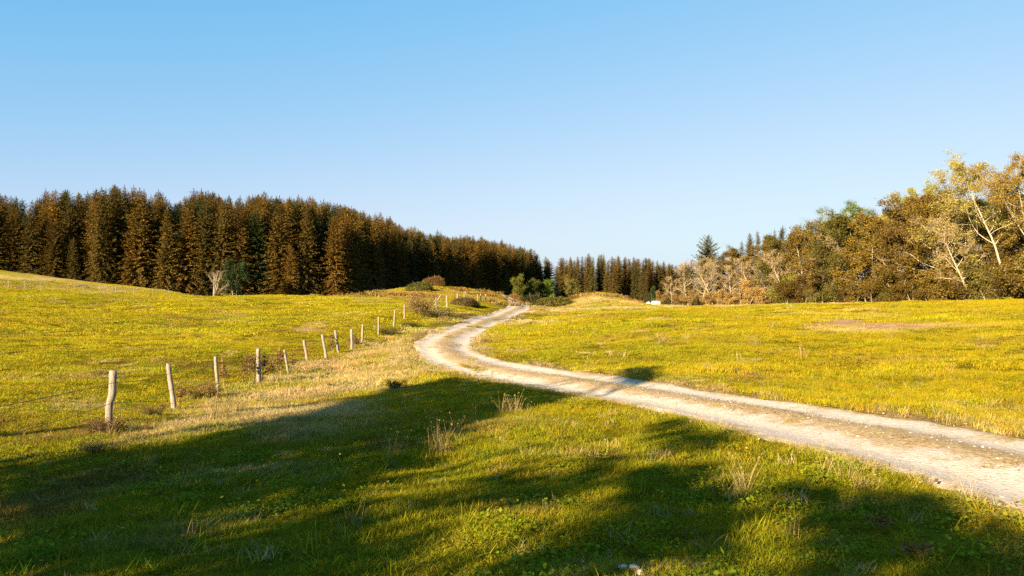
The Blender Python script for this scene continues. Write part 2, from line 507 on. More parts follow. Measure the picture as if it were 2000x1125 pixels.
def sward_colour(x, y, jitter=0.0):
    x = np.asarray(x, float); y = np.asarray(y, float)
    r = np.hypot(x, y)
    d, verge, e, fs = dryness(x, y)
    near = (1 - sstep(9, 19, r)) * (1 - .6 * sstep(1.0, 4.0, x))
    yel = np.clip(.80 + 1.1 * (fbm(x, y, 7, 111) - .5) - .40 * near, 0, 1)[:, None]
    c = LUSH * (1 - yel) + YEL * yel
    right = (sstep(1, 8, x - 0.15 * y) * sstep(8, 14, y) * np.clip(.35 + 1.2 * (fbm(x, y, 9, 113) - .5), 0, 1))[:, None]
    c = c * (1 - right) + OCHRE * right
    c = c * (1 + .22 * sstep(1, 5, -fs) * sstep(14, 20, y))[:, None]        # sward colour raised in the field beyond the fence
    s = sstep(.48, .95, d)[:, None]
    c = c * (1 - s) + STRAW * s
    b = (sstep(.62, .80, fbm(x, y, 1.6, 117)) * .55)[:, None]
    c = c * (1 - b) + BROWN * b
    bm = (bracken_mask(x, y) * .55)[:, None]
    c = c * (1 - bm) + BRACK * bm
    sm = soil_mask(x, y)[:, None]
    c = c * (1 - sm) + SOILC * sm
    return c

# ------------------------------------------------------------------ ground sheet
N = 560
lim = math.log1p(1900 / 8.0)
g = np.linspace(-lim, lim, N)
U, V = np.meshgrid(g, g)
rho = np.hypot(U, V) + 1e-9
rr = 8.0 * np.expm1(np.minimum(rho, lim * 1.15))
GX = U / rho * rr; GY = V / rho * rr
GZ = ground_z(GX, GY, mesh=True)
ii = np.arange(N * N).reshape(N, N)
quads = np.stack([ii[:-1, :-1].ravel(), ii[:-1, 1:].ravel(), ii[1:, 1:].ravel(), ii[1:, :-1].ravel()], 1)
me = new_mesh('meadow_ground', np.stack([GX.ravel(), GY.ravel(), GZ.ravel()], 1), quads=quads, smooth=True)
ca = me.color_attributes.new('gcol', 'FLOAT_COLOR', 'POINT')
gc = np.ones((N * N, 4)); gc[:, :3] = sward_colour(GX.ravel(), GY.ravel())
_, e_g = road_dist(GX.ravel(), GY.ravel())
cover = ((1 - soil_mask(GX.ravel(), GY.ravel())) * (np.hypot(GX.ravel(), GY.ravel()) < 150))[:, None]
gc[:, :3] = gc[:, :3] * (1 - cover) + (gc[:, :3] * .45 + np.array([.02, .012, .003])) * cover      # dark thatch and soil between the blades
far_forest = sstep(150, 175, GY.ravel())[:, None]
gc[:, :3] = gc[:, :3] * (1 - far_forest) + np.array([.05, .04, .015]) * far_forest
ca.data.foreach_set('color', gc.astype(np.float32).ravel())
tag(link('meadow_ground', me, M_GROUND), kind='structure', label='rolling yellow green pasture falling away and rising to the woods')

# ------------------------------------------------------------------ gravel track
nv = 25
v = np.linspace(-1.06, 1.06, nv)
tt = np.arange(len(ROAD_C)) * .25
ragL = 1 + .16 * (fbm(tt, tt * 0 + 3, 1.2, 201) - .5) * 2; ragR = 1 + .16 * (fbm(tt, tt * 0 + 9, 1.2, 203) - .5) * 2
VV = np.where(v[None, :] < 0, v[None, :] * ragL[:, None], v[None, :] * ragR[:, None])
RX = ROAD_C[:, None, 0] + ROAD_N[:, None, 0] * VV * ROAD_HW[:, None]
RY = ROAD_C[:, None, 1] + ROAD_N[:, None, 1] * VV * ROAD_HW[:, None]
RZ = ground_z(RX, RY) + .012
RZ += .05 * np.exp(-(VV / .28) ** 2) - .035 * np.exp(-((np.abs(VV) - .56) / .2) ** 2) - .11 * sstep(.9, 1.06, np.abs(v))[None, :]
RZ += (fbm(RX, RY, .9, 207) - .5) * .05
jj = np.arange(len(ROAD_C) * nv).reshape(len(ROAD_C), nv)
quads = np.stack([jj[:-1, :-1].ravel(), jj[:-1, 1:].ravel(), jj[1:, 1:].ravel(), jj[1:, :-1].ravel()], 1)
me = new_mesh('gravel_track', np.stack([RX.ravel(), RY.ravel(), RZ.ravel()], 1), quads=quads, smooth=True)
uvl = me.uv_layers.new(name='track')
uvv = np.stack([np.repeat(tt, nv), VV.ravel()], 1)
li = np.empty(len(me.loops), np.int32); me.loops.foreach_get('vertex_index', li)
uvl.data.foreach_set('uv', uvv[li].astype(np.float32).ravel())
track = tag(link('gravel_track', me, M_GRAVEL), kind='structure', label='pale gravel farm track with two wheel lines bending away uphill')
if (me.polygons[10].normal.z < 0):
    me.flip_normals()

def ground_at(x, y):
    return float(ground_z(np.array([x]), np.array([y]))[0])

# ------------------------------------------------------------------ scatter helper
def scatter(name, pts, rot, scl, idx, col, protos, mat_label, cat, extra_mat=None):
    me = bpy.data.meshes.new(name)
    me.vertices.add(len(pts)); me.vertices.foreach_set('co', np.asarray(pts, np.float32).ravel())
    a = me.attributes.new('rot', 'FLOAT_VECTOR', 'POINT'); a.data.foreach_set('vector', np.asarray(rot, np.float32).ravel())
    a = me.attributes.new('scl', 'FLOAT_VECTOR', 'POINT'); a.data.foreach_set('vector', np.asarray(scl, np.float32).ravel())
    a = me.attributes.new('idx', 'INT', 'POINT'); a.data.foreach_set('value', np.asarray(idx, np.int32))
    a = me.attributes.new('col', 'FLOAT_COLOR', 'POINT')
    c4 = np.ones((len(pts), 4), np.float32); c4[:, :3] = col
    a.data.foreach_set('color', c4.ravel())
    o = bpy.data.objects.new(name, me); COL.objects.link(o)
    coll = bpy.data.collections.new(name + '_kinds')
    for i, (pm, mt) in enumerate(protos):
        po = bpy.data.objects.new('%s_kind_%02d' % (name, i), pm)
        if len(pm.materials) == 0: pm.materials.append(mt)
        coll.objects.link(po)
    ng = bpy.data.node_groups.new(name + '_scatter', 'GeometryNodeTree')
    ng.interface.new_socket('Geometry', in_out='INPUT', socket_type='NodeSocketGeometry')
    ng.interface.new_socket('Geometry', in_out='OUTPUT', socket_type='NodeSocketGeometry')
    gi = ng.nodes.new('NodeGroupInput'); go = ng.nodes.new('NodeGroupOutput')
    ip = ng.nodes.new('GeometryNodeInstanceOnPoints')
    ci = ng.nodes.new('GeometryNodeCollectionInfo')
    ci.inputs['Collection'].default_value = coll
    ci.inputs['Separate Children'].default_value = True; ci.inputs['Reset Children'].default_value = True
    def na(nm, t):
        n = ng.nodes.new('GeometryNodeInputNamedAttribute'); n.data_type = t; n.inputs['Name'].default_value = nm
        return n.outputs[0]
    L = ng.links.new
    L(gi.outputs[0], ip.inputs['Points']); L(ci.outputs[0], ip.inputs['Instance'])
    ip.inputs['Pick Instance'].default_value = True
    L(na('idx', 'INT'), ip.inputs['Instance Index'])
    L(na('rot', 'FLOAT_VECTOR'), ip.inputs['Rotation'])
    L(na('scl', 'FLOAT_VECTOR'), ip.inputs['Scale'])
    L(ip.outputs[0], go.inputs[0])
    md = o.modifiers.new('scatter', 'NODES'); md.node_group = ng
    tag(o, mat_label, cat, kind='stuff')
    return o

def cards(C, D, S, L, Wd, droop=0.0):
    """leaf-shaped diamonds: base point, direction, side, length, width"""
    n_ = len(C)
    tip = C + D * L[:, None]
    mid = C + D * (L * .45)[:, None]
    tip[:, 2] -= droop * L
    a = mid - S * (Wd * .5)[:, None]; b = mid + S * (Wd * .5)[:, None]
    Vv = np.stack([C, a, tip, b], 1).reshape(-1, 3)
    Q = np.arange(n_ * 4).reshape(n_, 4)
    return Vv, Q

def unit(a):
    return a / (np.linalg.norm(a, axis=-1, keepdims=True) + 1e-9)

def tuft(n, rad, h0, h1, w, bend, rng, segs=2, splay=.5, seed_head=0.0, clumps=0):
    """a tuft of bent tapering blades"""
    vs_, tr = [], []
    cl = [(rad * math.sqrt(rng.uniform(0, 1)), rng.uniform(0, 6.2832), rng.uniform(.55, 1.35)) for _ in range(clumps)]
    for k in range(n):
        a = rng.uniform(0, 2 * math.pi); rr_ = rad * math.sqrt(rng.uniform(0, 1))
        b = np.array([rr_ * math.cos(a), rr_ * math.sin(a), -.02])
        h = rng.uniform(h0, h1)
        if clumps and k % 5:
            cr, ca_, ch = cl[k % clumps]
            sg = rad / math.sqrt(clumps) * .45
            b = np.array([cr * math.cos(ca_) + rng.normal(0, sg), cr * math.sin(ca_) + rng.normal(0, sg), -.02]); h *= ch
            rr_ = 0
        az = rng.uniform(0, 2 * math.pi); lean = rng.uniform(.05, splay) + rr_ / max(rad, .01) * .15
        dirn = np.array([math.cos(az), math.sin(az), 0.])
        side = np.array([-math.sin(az), math.cos(az), 0.])
        tw = rng.uniform(-.8, .8); side = side * math.cos(tw) + dirn * math.sin(tw)
        i0 = len(vs_); ww = w * rng.uniform(.7, 1.3)
        bd = rng.uniform(.2, 1) * bend
        for s in range(segs):
            t = s / segs
            p = b + np.array([0, 0, h * t * (1 - .25 * bd * t)]) + dirn * h * (lean * t + bd * t * t)
            k2 = ww * (1 - .55 * t) * .5
            vs_ += [p - side * k2, p + side * k2]
        t = 1.0
        p = b + np.array([0, 0, h * (1 - .25 * bd)]) + dirn * h * (lean + bd)
        vs_.append(p)
        for s in range(segs - 1):
            q = i0 + 2 * s
            tr += [(q, q + 1, q + 3), (q, q + 3, q + 2)]
        q = i0 + 2 * (segs - 1)
        tr.append((q, q + 1, q + 2))
        if seed_head > 0:
            top = len(vs_) - 1
            up = vs_[top] - vs_[q]; up /= np.linalg.norm(up) + 1e-9
            j = len(vs_); sw = seed_head * rng.uniform(.7, 1.3)
            c0 = vs_[top] - up * sw * 3
            vs_ += [c0, c0 + up * sw * 3 + side * sw, c0 + up * sw * 7, c0 + up * sw * 3 - side * sw]
            tr += [(j, j + 1, j + 2), (j, j + 2, j + 3)]
    return new_mesh('tuft', np.array(vs_), tris=np.array(tr))

rg = np.random.default_rng(5)
PROT = []
for k in range(5): PROT.append((tuft(620, .30, .022, .062, .0060, .6, rg, 2, .8, 0, 46), M_GRASS))              # 0-4 turf, near
for k in range(4): PROT.append((tuft(30, .09, .05, .13, .0060, .8, rg, 3, .8), M_GRASS))          # 5-8 longer tuft, near
for k in range(3): PROT.append((tuft(9, .10, .16, .38, .003, .3, rg, 3, .35, .004), M_GRASS))    # 9-11 straw stems
for k in range(5): PROT.append((tuft(760, .52, .03, .085, .0085, .6, rg, 2, .7, 0, 46), M_GRASS))                # 12-16 turf, mid
for k in range(3): PROT.append((tuft(20, .18, .22, .45, .009, .3, rg, 3, .3, .009), M_GRASS))     # 17-19 straw, mid
for k in range(5): PROT.append((tuft(900, 1.0, .04, .11, .015, .5, rg, 2, .6, 0, 50), M_GRASS))                 # 20-24 turf, far
for k in range(3): PROT.append((tuft(26, .40, .2, .40, .020, .3, rg, 2, .3), M_GRASS))            # 25-27 straw, far
for k in range(4): PROT.append((tuft(1100, 1.9, .05, .14, .032, .5, rg, 2, .6, 0, 60), M_GRASS))                 # 28-31 turf, very far
for k in range(2): PROT.append((tuft(40, .9, .2, .42, .05, .3, rg, 2, .3), M_GRASS))              # 32-33 straw, very far
for k in range(2): PROT.append((tuft(26, .6, .2, .5, .10, .9, rg, 3, .7), M_GRASS))               # 34-35 bracken
def rosette(n, rad, leaf, rng):
    """flat patch of small broad leaves: clover, plantain"""
    C_ = np.stack([rng.normal(0, rad, n), rng.normal(0, rad, n), rng.uniform(.012, .05, n)], 1)
    D_ = unit(rng.normal(0, 1, (n, 3)) * np.array([1, 1, .35])); S_ = unit(np.cross(D_, np.array([0, 0, 1.]) + rng.normal(0, .35, (n, 3))))
    L_ = leaf * rng.uniform(.6, 1.4, n)
    V_, Q_ = cards(C_, D_, S_, L_, L_ * .75)
    return new_mesh('rosette', V_, quads=Q_)
for k in range(4): PROT.append((rosette(70, .085, .026, rg), M_GRASS))                              # 36-39 low broad leaves

def field(r0, r1, dens, seed):
    """random points in a wedge in front of the viewpoint"""
    q = np.random.default_rng(seed)
    half = math.radians(38.5)
    area = half * (r1 ** 2 - r0 ** 2)
    n = int(area * dens)
    r = np.sqrt(q.uniform(r0 ** 2, r1 ** 2, n)); a = q.uniform(-half, half, n)
    return r * np.sin(a), r * np.cos(a), q

P_, R_, S_, I_, C_ = [], [], [], [], []
def add_tufts(x, y, q, first, count, smin, smax, col, hscale=None, lay=0.0):
    """lay: radius over which the patch is tilted to lie on the slope"""
    z = ground_z(x, y)
    n = len(x)
    s = q.uniform(smin, smax, n)
    hs = np.ones(n) if hscale is None else hscale
    if lay > 0:
        gx_ = (ground_z(x + lay, y) - ground_z(x - lay, y)) / (2 * lay); gy_ = (ground_z(x, y + lay) - ground_z(x, y - lay)) / (2 * lay)
        z = (z + ground_z(x + lay, y) + ground_z(x - lay, y) + ground_z(x, y + lay) + ground_z(x, y - lay)) / 5
        rx, ry = np.arctan(gy_), -np.arctan(gx_)
        rz = np.zeros(n)
        R_.append(np.stack([rx, ry, rz], 1))
    else:
        R_.append(np.stack([q.normal(0, .12, n), q.normal(0, .12, n), q.uniform(0, 6.28, n)], 1))
    P_.append(np.stack([x, y, z - .005], 1))
    S_.append(np.stack([s, s, s * hs], 1))
    I_.append(first + q.integers(0, count, n))
    C_.append(col)

def vary(col, q, n):
    return np.clip(col * q.uniform(.78, 1.22, (n, 1)) * (1 + q.normal(0, .06, (n, 3))), .003, .8)

def zone(r0, r1, dens, seed, turf, rad, tuft_, tdens, straw, straw_amt):
    # turf patches
    x, y, q = field(r0, r1, dens, seed)
    _, e = road_dist(x, y)
    sm = soil_mask(x, y)
    keep = (e > rad * .75) & (q.random(len(x)) > sm * .95)
    x, y = x[keep], y[keep]
    d, verge, e, fs = dryness(x, y)
    lump = fbm(x, y, 1.4, 305)
    hs = .65 + .8 * sstep(.35, .75, lump) + .4 * verge
    hs = np.where(fs < 0, np.minimum(hs, .6 + .3 * lump), hs)
    add_tufts(x, y, q, *turf, .85, 1.15, vary(sward_colour(x, y), q, len(x)), hs, rad * .6)
    # single tufts, some dry, some dark
    x, y, q = field(r0, r1, tdens, seed + 50)
    _, e = road_dist(x, y)
    rag = .18 * (fbm(x, y, .8, 303) - .5) * 2
    med = (e < -1.15) & (fbm(x, y, 1.8, 301) > .52) & (q.random(len(x)) < .6)
    band = e < rad * 1.2
    keep = ((e > rag) | med) & (q.random(len(x)) > soil_mask(x, y) * .9) & (band | (q.random(len(x)) < .55))
    x, y = x[keep], y[keep]
    d, verge, e, fs = dryness(x, y)
    col = vary(sward_colour(x, y), q, len(x))
    dr = q.random(len(x)) < (.14 if r1 < 23 else .08) + .3 * (d > .7)
    col[dr] = STRAW * q.uniform(.55, 1.0, (dr.sum(), 1))
    dk = q.random(len(x)) < .22
    col[dk] = col[dk] * .55
    add_tufts(x, y, q, *tuft_, .7, 1.3, col, q.uniform(.7, 1.3, len(x)))
    if r1 < 23:      # broad-leaved patches
        xl, yl, ql = field(r0, r1, 9 if r1 < 10 else 4, seed + 90)
        _, el = road_dist(xl, yl)
        kp = (el > .1) & (fbm(xl, yl, 1.2, 309) > .47) & (soil_mask(xl, yl) < .4)
        xl, yl = xl[kp], yl[kp]
        cl_ = vary(sward_colour(xl, yl), ql, len(xl)) * np.array([.72, .95, 1.2])
        add_tufts(xl, yl, ql, 36, 4, .7, 1.5, cl_)
    # straw stems
    st = (q.random(len(x)) < straw_amt * np.clip(sstep(.45, .95, d) + .03 + .8 * verge * fbm(x, y, 2.2, 307), 0, 1)) & (fs > -.6)
    cs = STRAW * q.uniform(.65, 1.15, (st.sum(), 1)) * (1 + q.normal(0, .06, (st.sum(), 3)))
    add_tufts(x[st], y[st], q, *straw, .6, 1.15, cs)

zone(2.2, 9, 20, 1, (0, 5), .30, (5, 4), 22, (9, 3), .10)
zone(9, 22, 6.5, 2, (12, 5), .52, (5, 4), 20, (9, 3), .40)
zone(22, 50, 1.7, 3, (20, 5), 1.0, (12, 5), 1.6, (17, 3), .7)
zone(50, 150, .48, 4, (28, 4), 1.9, (20, 5), .30, (25, 3), .8)
P_ = np.concatenate(P_); R_ = np.concatenate(R_); S_ = np.concatenate(S_); I_ = np.concatenate(I_); C_ = np.concatenate(C_)
scatter('meadow_grass', P_, R_, S_, I_, C_, PROT, 'short yellow green pasture grass with dry straw tufts over the whole meadow', 'grass')
print('tufts', len(P_))

# bracken on the banks
q = np.random.default_rng(77)
bx, by = q.uniform(-30, 30, 9000), q.uniform(85, 160, 9000)
bm = bracken_mask(bx, by); k = bm * sstep(.38, .62, fbm(bx, by, 5, 59)) > q.random(len(bx)) * 1.1 + .2
bx, by = bx[k], by[k]
bz = ground_z(bx, by)
scatter('bracken', np.stack([bx, by, bz], 1), np.stack([q.normal(0, .1, len(bx)), q.normal(0, .1, len(bx)), q.uniform(0, 6, len(bx))], 1),
        np.repeat(q.uniform(.7, 1.3, (len(bx), 1)), 3, 1), q.integers(0, 2, len(bx)),
        np.array([[.24, .115, .03], [.30, .20, .07], [.16, .13, .03], [.20, .09, .025]])[q.integers(0, 4, len(bx))] * q.uniform(.6, 1.3, (len(bx), 1)), PROT[34:36], 'rusty brown dead bracken covering the far banks', 'bracken')

# loose stones on the track
def stone_mesh(rng, flat=.65):
    vs0 = []
    import bmesh
    bm_ = bmesh.new(); bmesh.ops.create_icosphere(bm_, subdivisions=1, radius=1)
    for vv in bm_.verts:
        k_ = rng.uniform(.72, 1.15)
        vv.co = Vector((vv.co.x * k_, vv.co.y * k_ * .8, vv.co.z * k_ * flat))
    me_ = bpy.data.meshes.new('stone'); bm_.to_mesh(me_); bm_.free()
    return me_
m, nt, ns, ls, out = mat_new('loose_stone')
at = ns.new('ShaderNodeAttribute'); at.attribute_type = 'INSTANCER'; at.attribute_name = 'col'
d = ns.new('ShaderNodeBsdfDiffuse'); ls.new(at.outputs['Color'], d.inputs[0]); ls.new(d.outputs[0], out.inputs[0])
M_GRIT = m
rk = np.random.default_rng(21)
n = 15000
tq = rk.uniform(0, 1, n) ** 1.6 * 190
vq = np.clip(rk.normal(0, .62, n), -1.25, 1.25)
kk = np.clip((tq / .25).astype(int), 0, len(ROAD_C) - 1)
sx = ROAD_C[kk, 0] + ROAD_N[kk, 0] * vq * ROAD_HW[kk]; sy = ROAD_C[kk, 1] + ROAD_N[kk, 1] * vq * ROAD_HW[kk]
ok = (sy > 3) & (sy < 60); sx, sy, vq = sx[ok], sy[ok], vq[ok]
sz = ground_z(sx, sy) + .012 + .05 * np.exp(-(vq / .28) ** 2) - .035 * np.exp(-((np.abs(vq) - .56) / .2) ** 2) + (fbm(sx, sy, .9, 207) - .5) * .05
ss = np.minimum(.005 + rk.exponential(.006, len(sx)), .028)
scatter('loose_gravel', np.stack([sx, sy, sz], 1), rk.uniform(0, 6.28, (len(sx), 3)) * np.array([.1, .1, 1]), np.repeat(ss[:, None], 3, 1), rk.integers(0, 4, len(sx)),
        np.array([.34, .28, .21]) * rk.uniform(.35, 1.15, (len(sx), 1)), [(stone_mesh(rk), M_GRIT) for _ in range(4)], 'loose pale stones strewn over the farm track', 'gravel')

# brown leaf and straw litter lying along the middle and the edges of the track
n = 9000
tq = rk.uniform(0, 1, n) ** 1.4 * 190
vq = np.where(rk.random(n) < .6, rk.normal(0, .2, n), np.sign(rk.normal(0, 1, n)) * rk.normal(.95, .1, n))
kk = np.clip((tq / .25).astype(int), 0, len(ROAD_C) - 1)
sx = ROAD_C[kk, 0] + ROAD_N[kk, 0] * vq * ROAD_HW[kk]; sy = ROAD_C[kk, 1] + ROAD_N[kk, 1] * vq * ROAD_HW[kk]
ok = (sy > 3) & (sy < 70) & (fbm(sx, sy, 1.5, 311) > .42); sx, sy, vq = sx[ok], sy[ok], vq[ok]; n = len(sx)
sz = ground_z(sx, sy) + .022 + .05 * np.exp(-(vq / .28) ** 2) - .035 * np.exp(-((np.abs(vq) - .56) / .2) ** 2) + (fbm(sx, sy, .9, 207) - .5) * .05
Dd = unit(rk.normal(0, 1, (n, 3)) * np.array([1, 1, .3])); S_r = unit(np.cross(Dd, np.array([0, 0, 1.]) + rk.normal(0, .4, (n, 3))))
L_ = rk.uniform(.03, .085, n)
Vv, Q = cards(np.stack([sx, sy, sz], 1), Dd, S_r, L_, L_ * rk.uniform(.15, .6, n))
tag(link('leaf_litter', new_mesh('leaf_litter', Vv, quads=Q), foliage_mat('litter', .1, .6, (.24, .14, .05))), 'brown leaf and straw litter along the middle of the track', 'litter', kind='stuff')

# ------------------------------------------------------------------ generic plant geometry
def tubes(segs, sides=5):
    """segs: list of polylines [(points, radii)] -> verts, quads"""
    Vv, Q = [], []; o_ = 0
    for pts, rad in segs:
        pts = np.asarray(pts, float); m_ = len(pts)
        tg = unit(np.gradient(pts, axis=0))
        ref = np.array([0, 0, 1.]) if abs(tg[0, 2]) < .9 else np.array([1., 0, 0])
        x_ = unit(np.cross(tg, ref)); y_ = np.cross(tg, x_)
        sd = sides if rad[0] > .05 else 3
        an = np.arange(sd) / sd * 2 * math.pi
        ring = pts[:, None, :] + (x_[:, None, :] * np.cos(an)[None, :, None] + y_[:, None, :] * np.sin(an)[None, :, None]) * np.asarray(rad)[:, None, None]
        Vv.append(ring.reshape(-1, 3))
        id_ = np.arange(m_ * sd).reshape(m_, sd) + o_
        nx = np.roll(id_, -1, 1)
        Q.append(np.stack([id_[:-1].ravel(), nx[:-1].ravel(), nx[1:].ravel(), id_[1:].ravel()], 1))
        o_ += m_ * sd
    return np.concatenate(Vv), np.concatenate(Q)

def make_spruce(seed, h=22.0, R=3.4, skirt=.03, sparse=1.0, power=.85, droop=.35):
    q = np.random.default_rng(seed)
    lx = np.cumsum(q.normal(0, .06, 12)); ly = np.cumsum(q.normal(0, .06, 12)); zz = np.linspace(-.4, h, 12)
    lx -= lx[0]; ly -= ly[0]
    tv, tq_ = tubes([(np.stack([lx, ly, zz], 1), .26 * (1 - np.linspace(0, .96, 12)) * h / 22)], 7)
    trunk = new_mesh('spruce_trunk', tv, quads=tq_, smooth=True)
    Cs, Ds, Ls, Ws = [], [], [], []
    z = h * skirt
    sector = q.uniform(.62, 1.15, 9)
    while z < h * .975:
        f = z / h
        prof = R * (1 - f) ** power * (1 if f > .12 else .75 + 2 * f)
        nb = max(4, int((9 if f < .75 else 7) * sparse))
        a0 = q.uniform(0, 6.28)
        for b in range(nb):
            a = a0 + b * 6.283 / nb + q.normal(0, .2)
            ln = prof * sector[int((a % 6.283) / 6.2832 * 9) % 9] * q.uniform(.6, 1.15) + .12
            if q.random() < .07: ln *= .35
            pitch = -.25 + .75 * f + q.normal(0, .1)
            dh = np.array([math.cos(a), math.sin(a), 0])
            st = max(.22, .30 * h / 22)
            m_ = max(2, int(ln / st))
            t = (np.arange(m_) + q.uniform(.2, .8, m_)) / m_
            bx_ = np.interp(z, zz, lx); by_ = np.interp(z, zz, ly)
            pts = np.array([bx_, by_, z]) + dh * (ln * t)[:, None]
            pts[:, 2] += ln * (math.tan(pitch) * t - droop * t * t * (1 - f) + .12 * t ** 3)
            reps = 5
            pts = np.repeat(pts, reps, 0); tt_ = np.repeat(t, reps)
            side = np.array([-dh[1], dh[0], 0])
            sgn = np.tile([-1, -.4, 0, .4, 1], m_)
            dd_ = dh * q.uniform(.35, .9, (len(pts), 1)) + side * (sgn * q.uniform(.5, 1.1, len(pts)))[:, None]
            dd_[:, 2] += q.normal(-.32 + .45 * f, .25, len(pts))
            Cs.append(pts + q.normal(0, .05, pts.shape)); Ds.append(unit(dd_))
            k_ = (.36 + .30 * (1 - tt_)) * q.uniform(.6, 1.25, len(pts)) * min(1, .30 + ln * .25)
            Ls.append(k_ * 1.15); Ws.append(k_ * q.uniform(.3, .5, len(pts)))
        z += h / 22 * (.52 - .22 * f) * q.uniform(.8, 1.25)
    # leader
    C0 = np.array([[lx[-1], ly[-1], h - .7]] * 5) + q.normal(0, .03, (5, 3)); D0 = unit(np.array([0, 0, 1.]) + q.normal(0, .10, (5, 3)))
    Cs.append(C0); Ds.append(D0); Ls.append(np.full(5, 1.1)); Ws.append(np.full(5, .13))
    Cc = np.concatenate(Cs); Dd = np.concatenate(Ds); Ll = np.concatenate(Ls); Ww = np.concatenate(Ws)
    S_r = unit(np.cross(Dd, unit(q.normal(0, .55, Dd.shape) + np.array([0, 0, 1.]))))
    Vv, Q = cards(Cc, Dd, S_r, Ll, Ww, .06)
    return trunk, new_mesh('spruce_crown', Vv, quads=Q)

def make_tree(seed, h=15.0, trunk_r=.2, clear=.25, limbs=12, spread=.42, leaves=9000, leaf=.26, lean=0.0, rise=.55, twig_lv=3, curve=.5, clump=.55, fork=0):
    """broadleaf tree: wandering trunk, limbs, branches, twigs and leaf cards round the twigs"""
    q = np.random.default_rng(seed)
    segs = []; tips = []
    def path(p, d, ln, r, n_, wob, up):
        pts = [np.array(p, float)]; d = unit(np.array(d, float)); step = ln / n_
        for i in range(n_):
            d = unit(d + q.normal(0, wob, 3) + np.array([0, 0, up]))
            pts.append(pts[-1] + d * step)
        pts = np.array(pts)
        return pts, np.linspace(r, r * .35, n_ + 1)
    stems = []
    base_n = 1 + fork
    for s in range(base_n):
        a = q.uniform(0, 6.28)
        d0 = np.array([lean + (0 if s == 0 and fork == 0 else .3 * math.cos(a)), (0 if s == 0 and fork == 0 else .3 * math.sin(a)), 1.0])
        pts, rad = path((0, 0, -.3), d0, h * (1 if s == 0 else q.uniform(.7, .95)) * .93, trunk_r * (1 if s == 0 else .75), 12, .055, .03)
        rad = np.linspace(trunk_r, trunk_r * .14, 13)
        segs.append((pts, rad)); stems.append((pts, rad))
    for pts, rad in stems:
        nl = max(3, limbs // base_n)
        for i in range(nl):
            f = clear + (1 - clear) * ((i + q.uniform(0, .9)) / nl) ** .9
            f = min(f, .98)
            k_ = f * 12; i0 = int(k_); fr = k_ - i0
            p = pts[i0] * (1 - fr) + pts[min(i0 + 1, 12)] * fr; r = np.interp(k_, np.arange(13), rad) * .6
            a = i * 2.4 + q.normal(0, .5)
            el = rise * q.uniform(.5, 1.4)
            ln = h * spread * (1.05 - .75 * abs(f - .5) ** 1.3 * 1.6) * q.uniform(.55, 1.1)
            if f > .85: ln *= .6
            lp, lr = path(p, (math.cos(a), math.sin(a), el), ln, max(r, .02), 6, .13, .05 * curve)
            segs.append((lp, lr))
            nb = 6
            for j in range(nb):
                g_ = .25 + .75 * (j + q.uniform(0, .9)) / nb
                kk_ = min(g_, .99) * 6; j0 = int(kk_)
                pb = lp[j0] + (lp[j0 + 1] - lp[j0]) * (kk_ - j0)
                dirl = unit(lp[j0 + 1] - lp[j0])
                db = unit(dirl * .7 + q.normal(0, .6, 3) + np.array([0, 0, .2]))
                bl = ln * .45 * q.uniform(.5, 1.1)
                bp_, br = path(pb, db, bl, max(lr[j0] * .5, .012), 3, .2, .04)
                segs.append((bp_, br))
                for t in range(4):
                    g2 = .3 + .7 * (t + q.uniform(0, .9)) / 4
                    k2 = min(g2, .99) * 3; t0 = int(k2)
                    pt_ = bp_[t0] + (bp_[t0 + 1] - bp_[t0]) * (k2 - t0)
                    dt = unit(unit(bp_[t0 + 1] - bp_[t0]) * .6 + q.normal(0, .7, 3) + np.array([0, 0, .1]))
                    tl = max(bl * .5, .35) * q.uniform(.6, 1.2)
                    tp, tr_ = path(pt_, dt, tl, .012, 2, .25, -.03)
                    if twig_lv >= 3: segs.append((tp, tr_))
                    tips.append(tp)
                    if twig_lv >= 4:
                        for w_ in range(3):
                            ttp, ttr = path(tp[q.integers(0, 3)], unit(q.normal(0, 1, 3) + np.array([0, 0, .3])), tl * .8, .009, 2, .3, 0)
                            segs.append((ttp, ttr)); tips.append(ttp)
    tv, tq_ = tubes(segs, 7)
    wood = new_mesh('trunk', tv, quads=tq_, smooth=True)
    crown = None
    if leaves:
        T = np.array(tips)                     # (k,3,3)
        i = q.integers(0, len(T), leaves); t = q.uniform(0, 1, leaves)
        Cc = T[i, 0] * (1 - t)[:, None] + T[i, 2] * t[:, None] + q.normal(0, clump * .5, (leaves, 3)) * np.array([1, 1, .75])
        Dd = unit(q.normal(0, 1, (leaves, 3)) + np.array([0, 0, -.1]))
        S_r = unit(np.cross(Dd, q.normal(0, 1, (leaves, 3))))
        Ll = leaf * q.uniform(.6, 1.4, leaves)
        Vv, Q = cards(Cc, Dd, S_r, Ll, Ll * q.uniform(.5, .8, leaves))
        crown = new_mesh('crown', Vv, quads=Q)
    return wood, crown

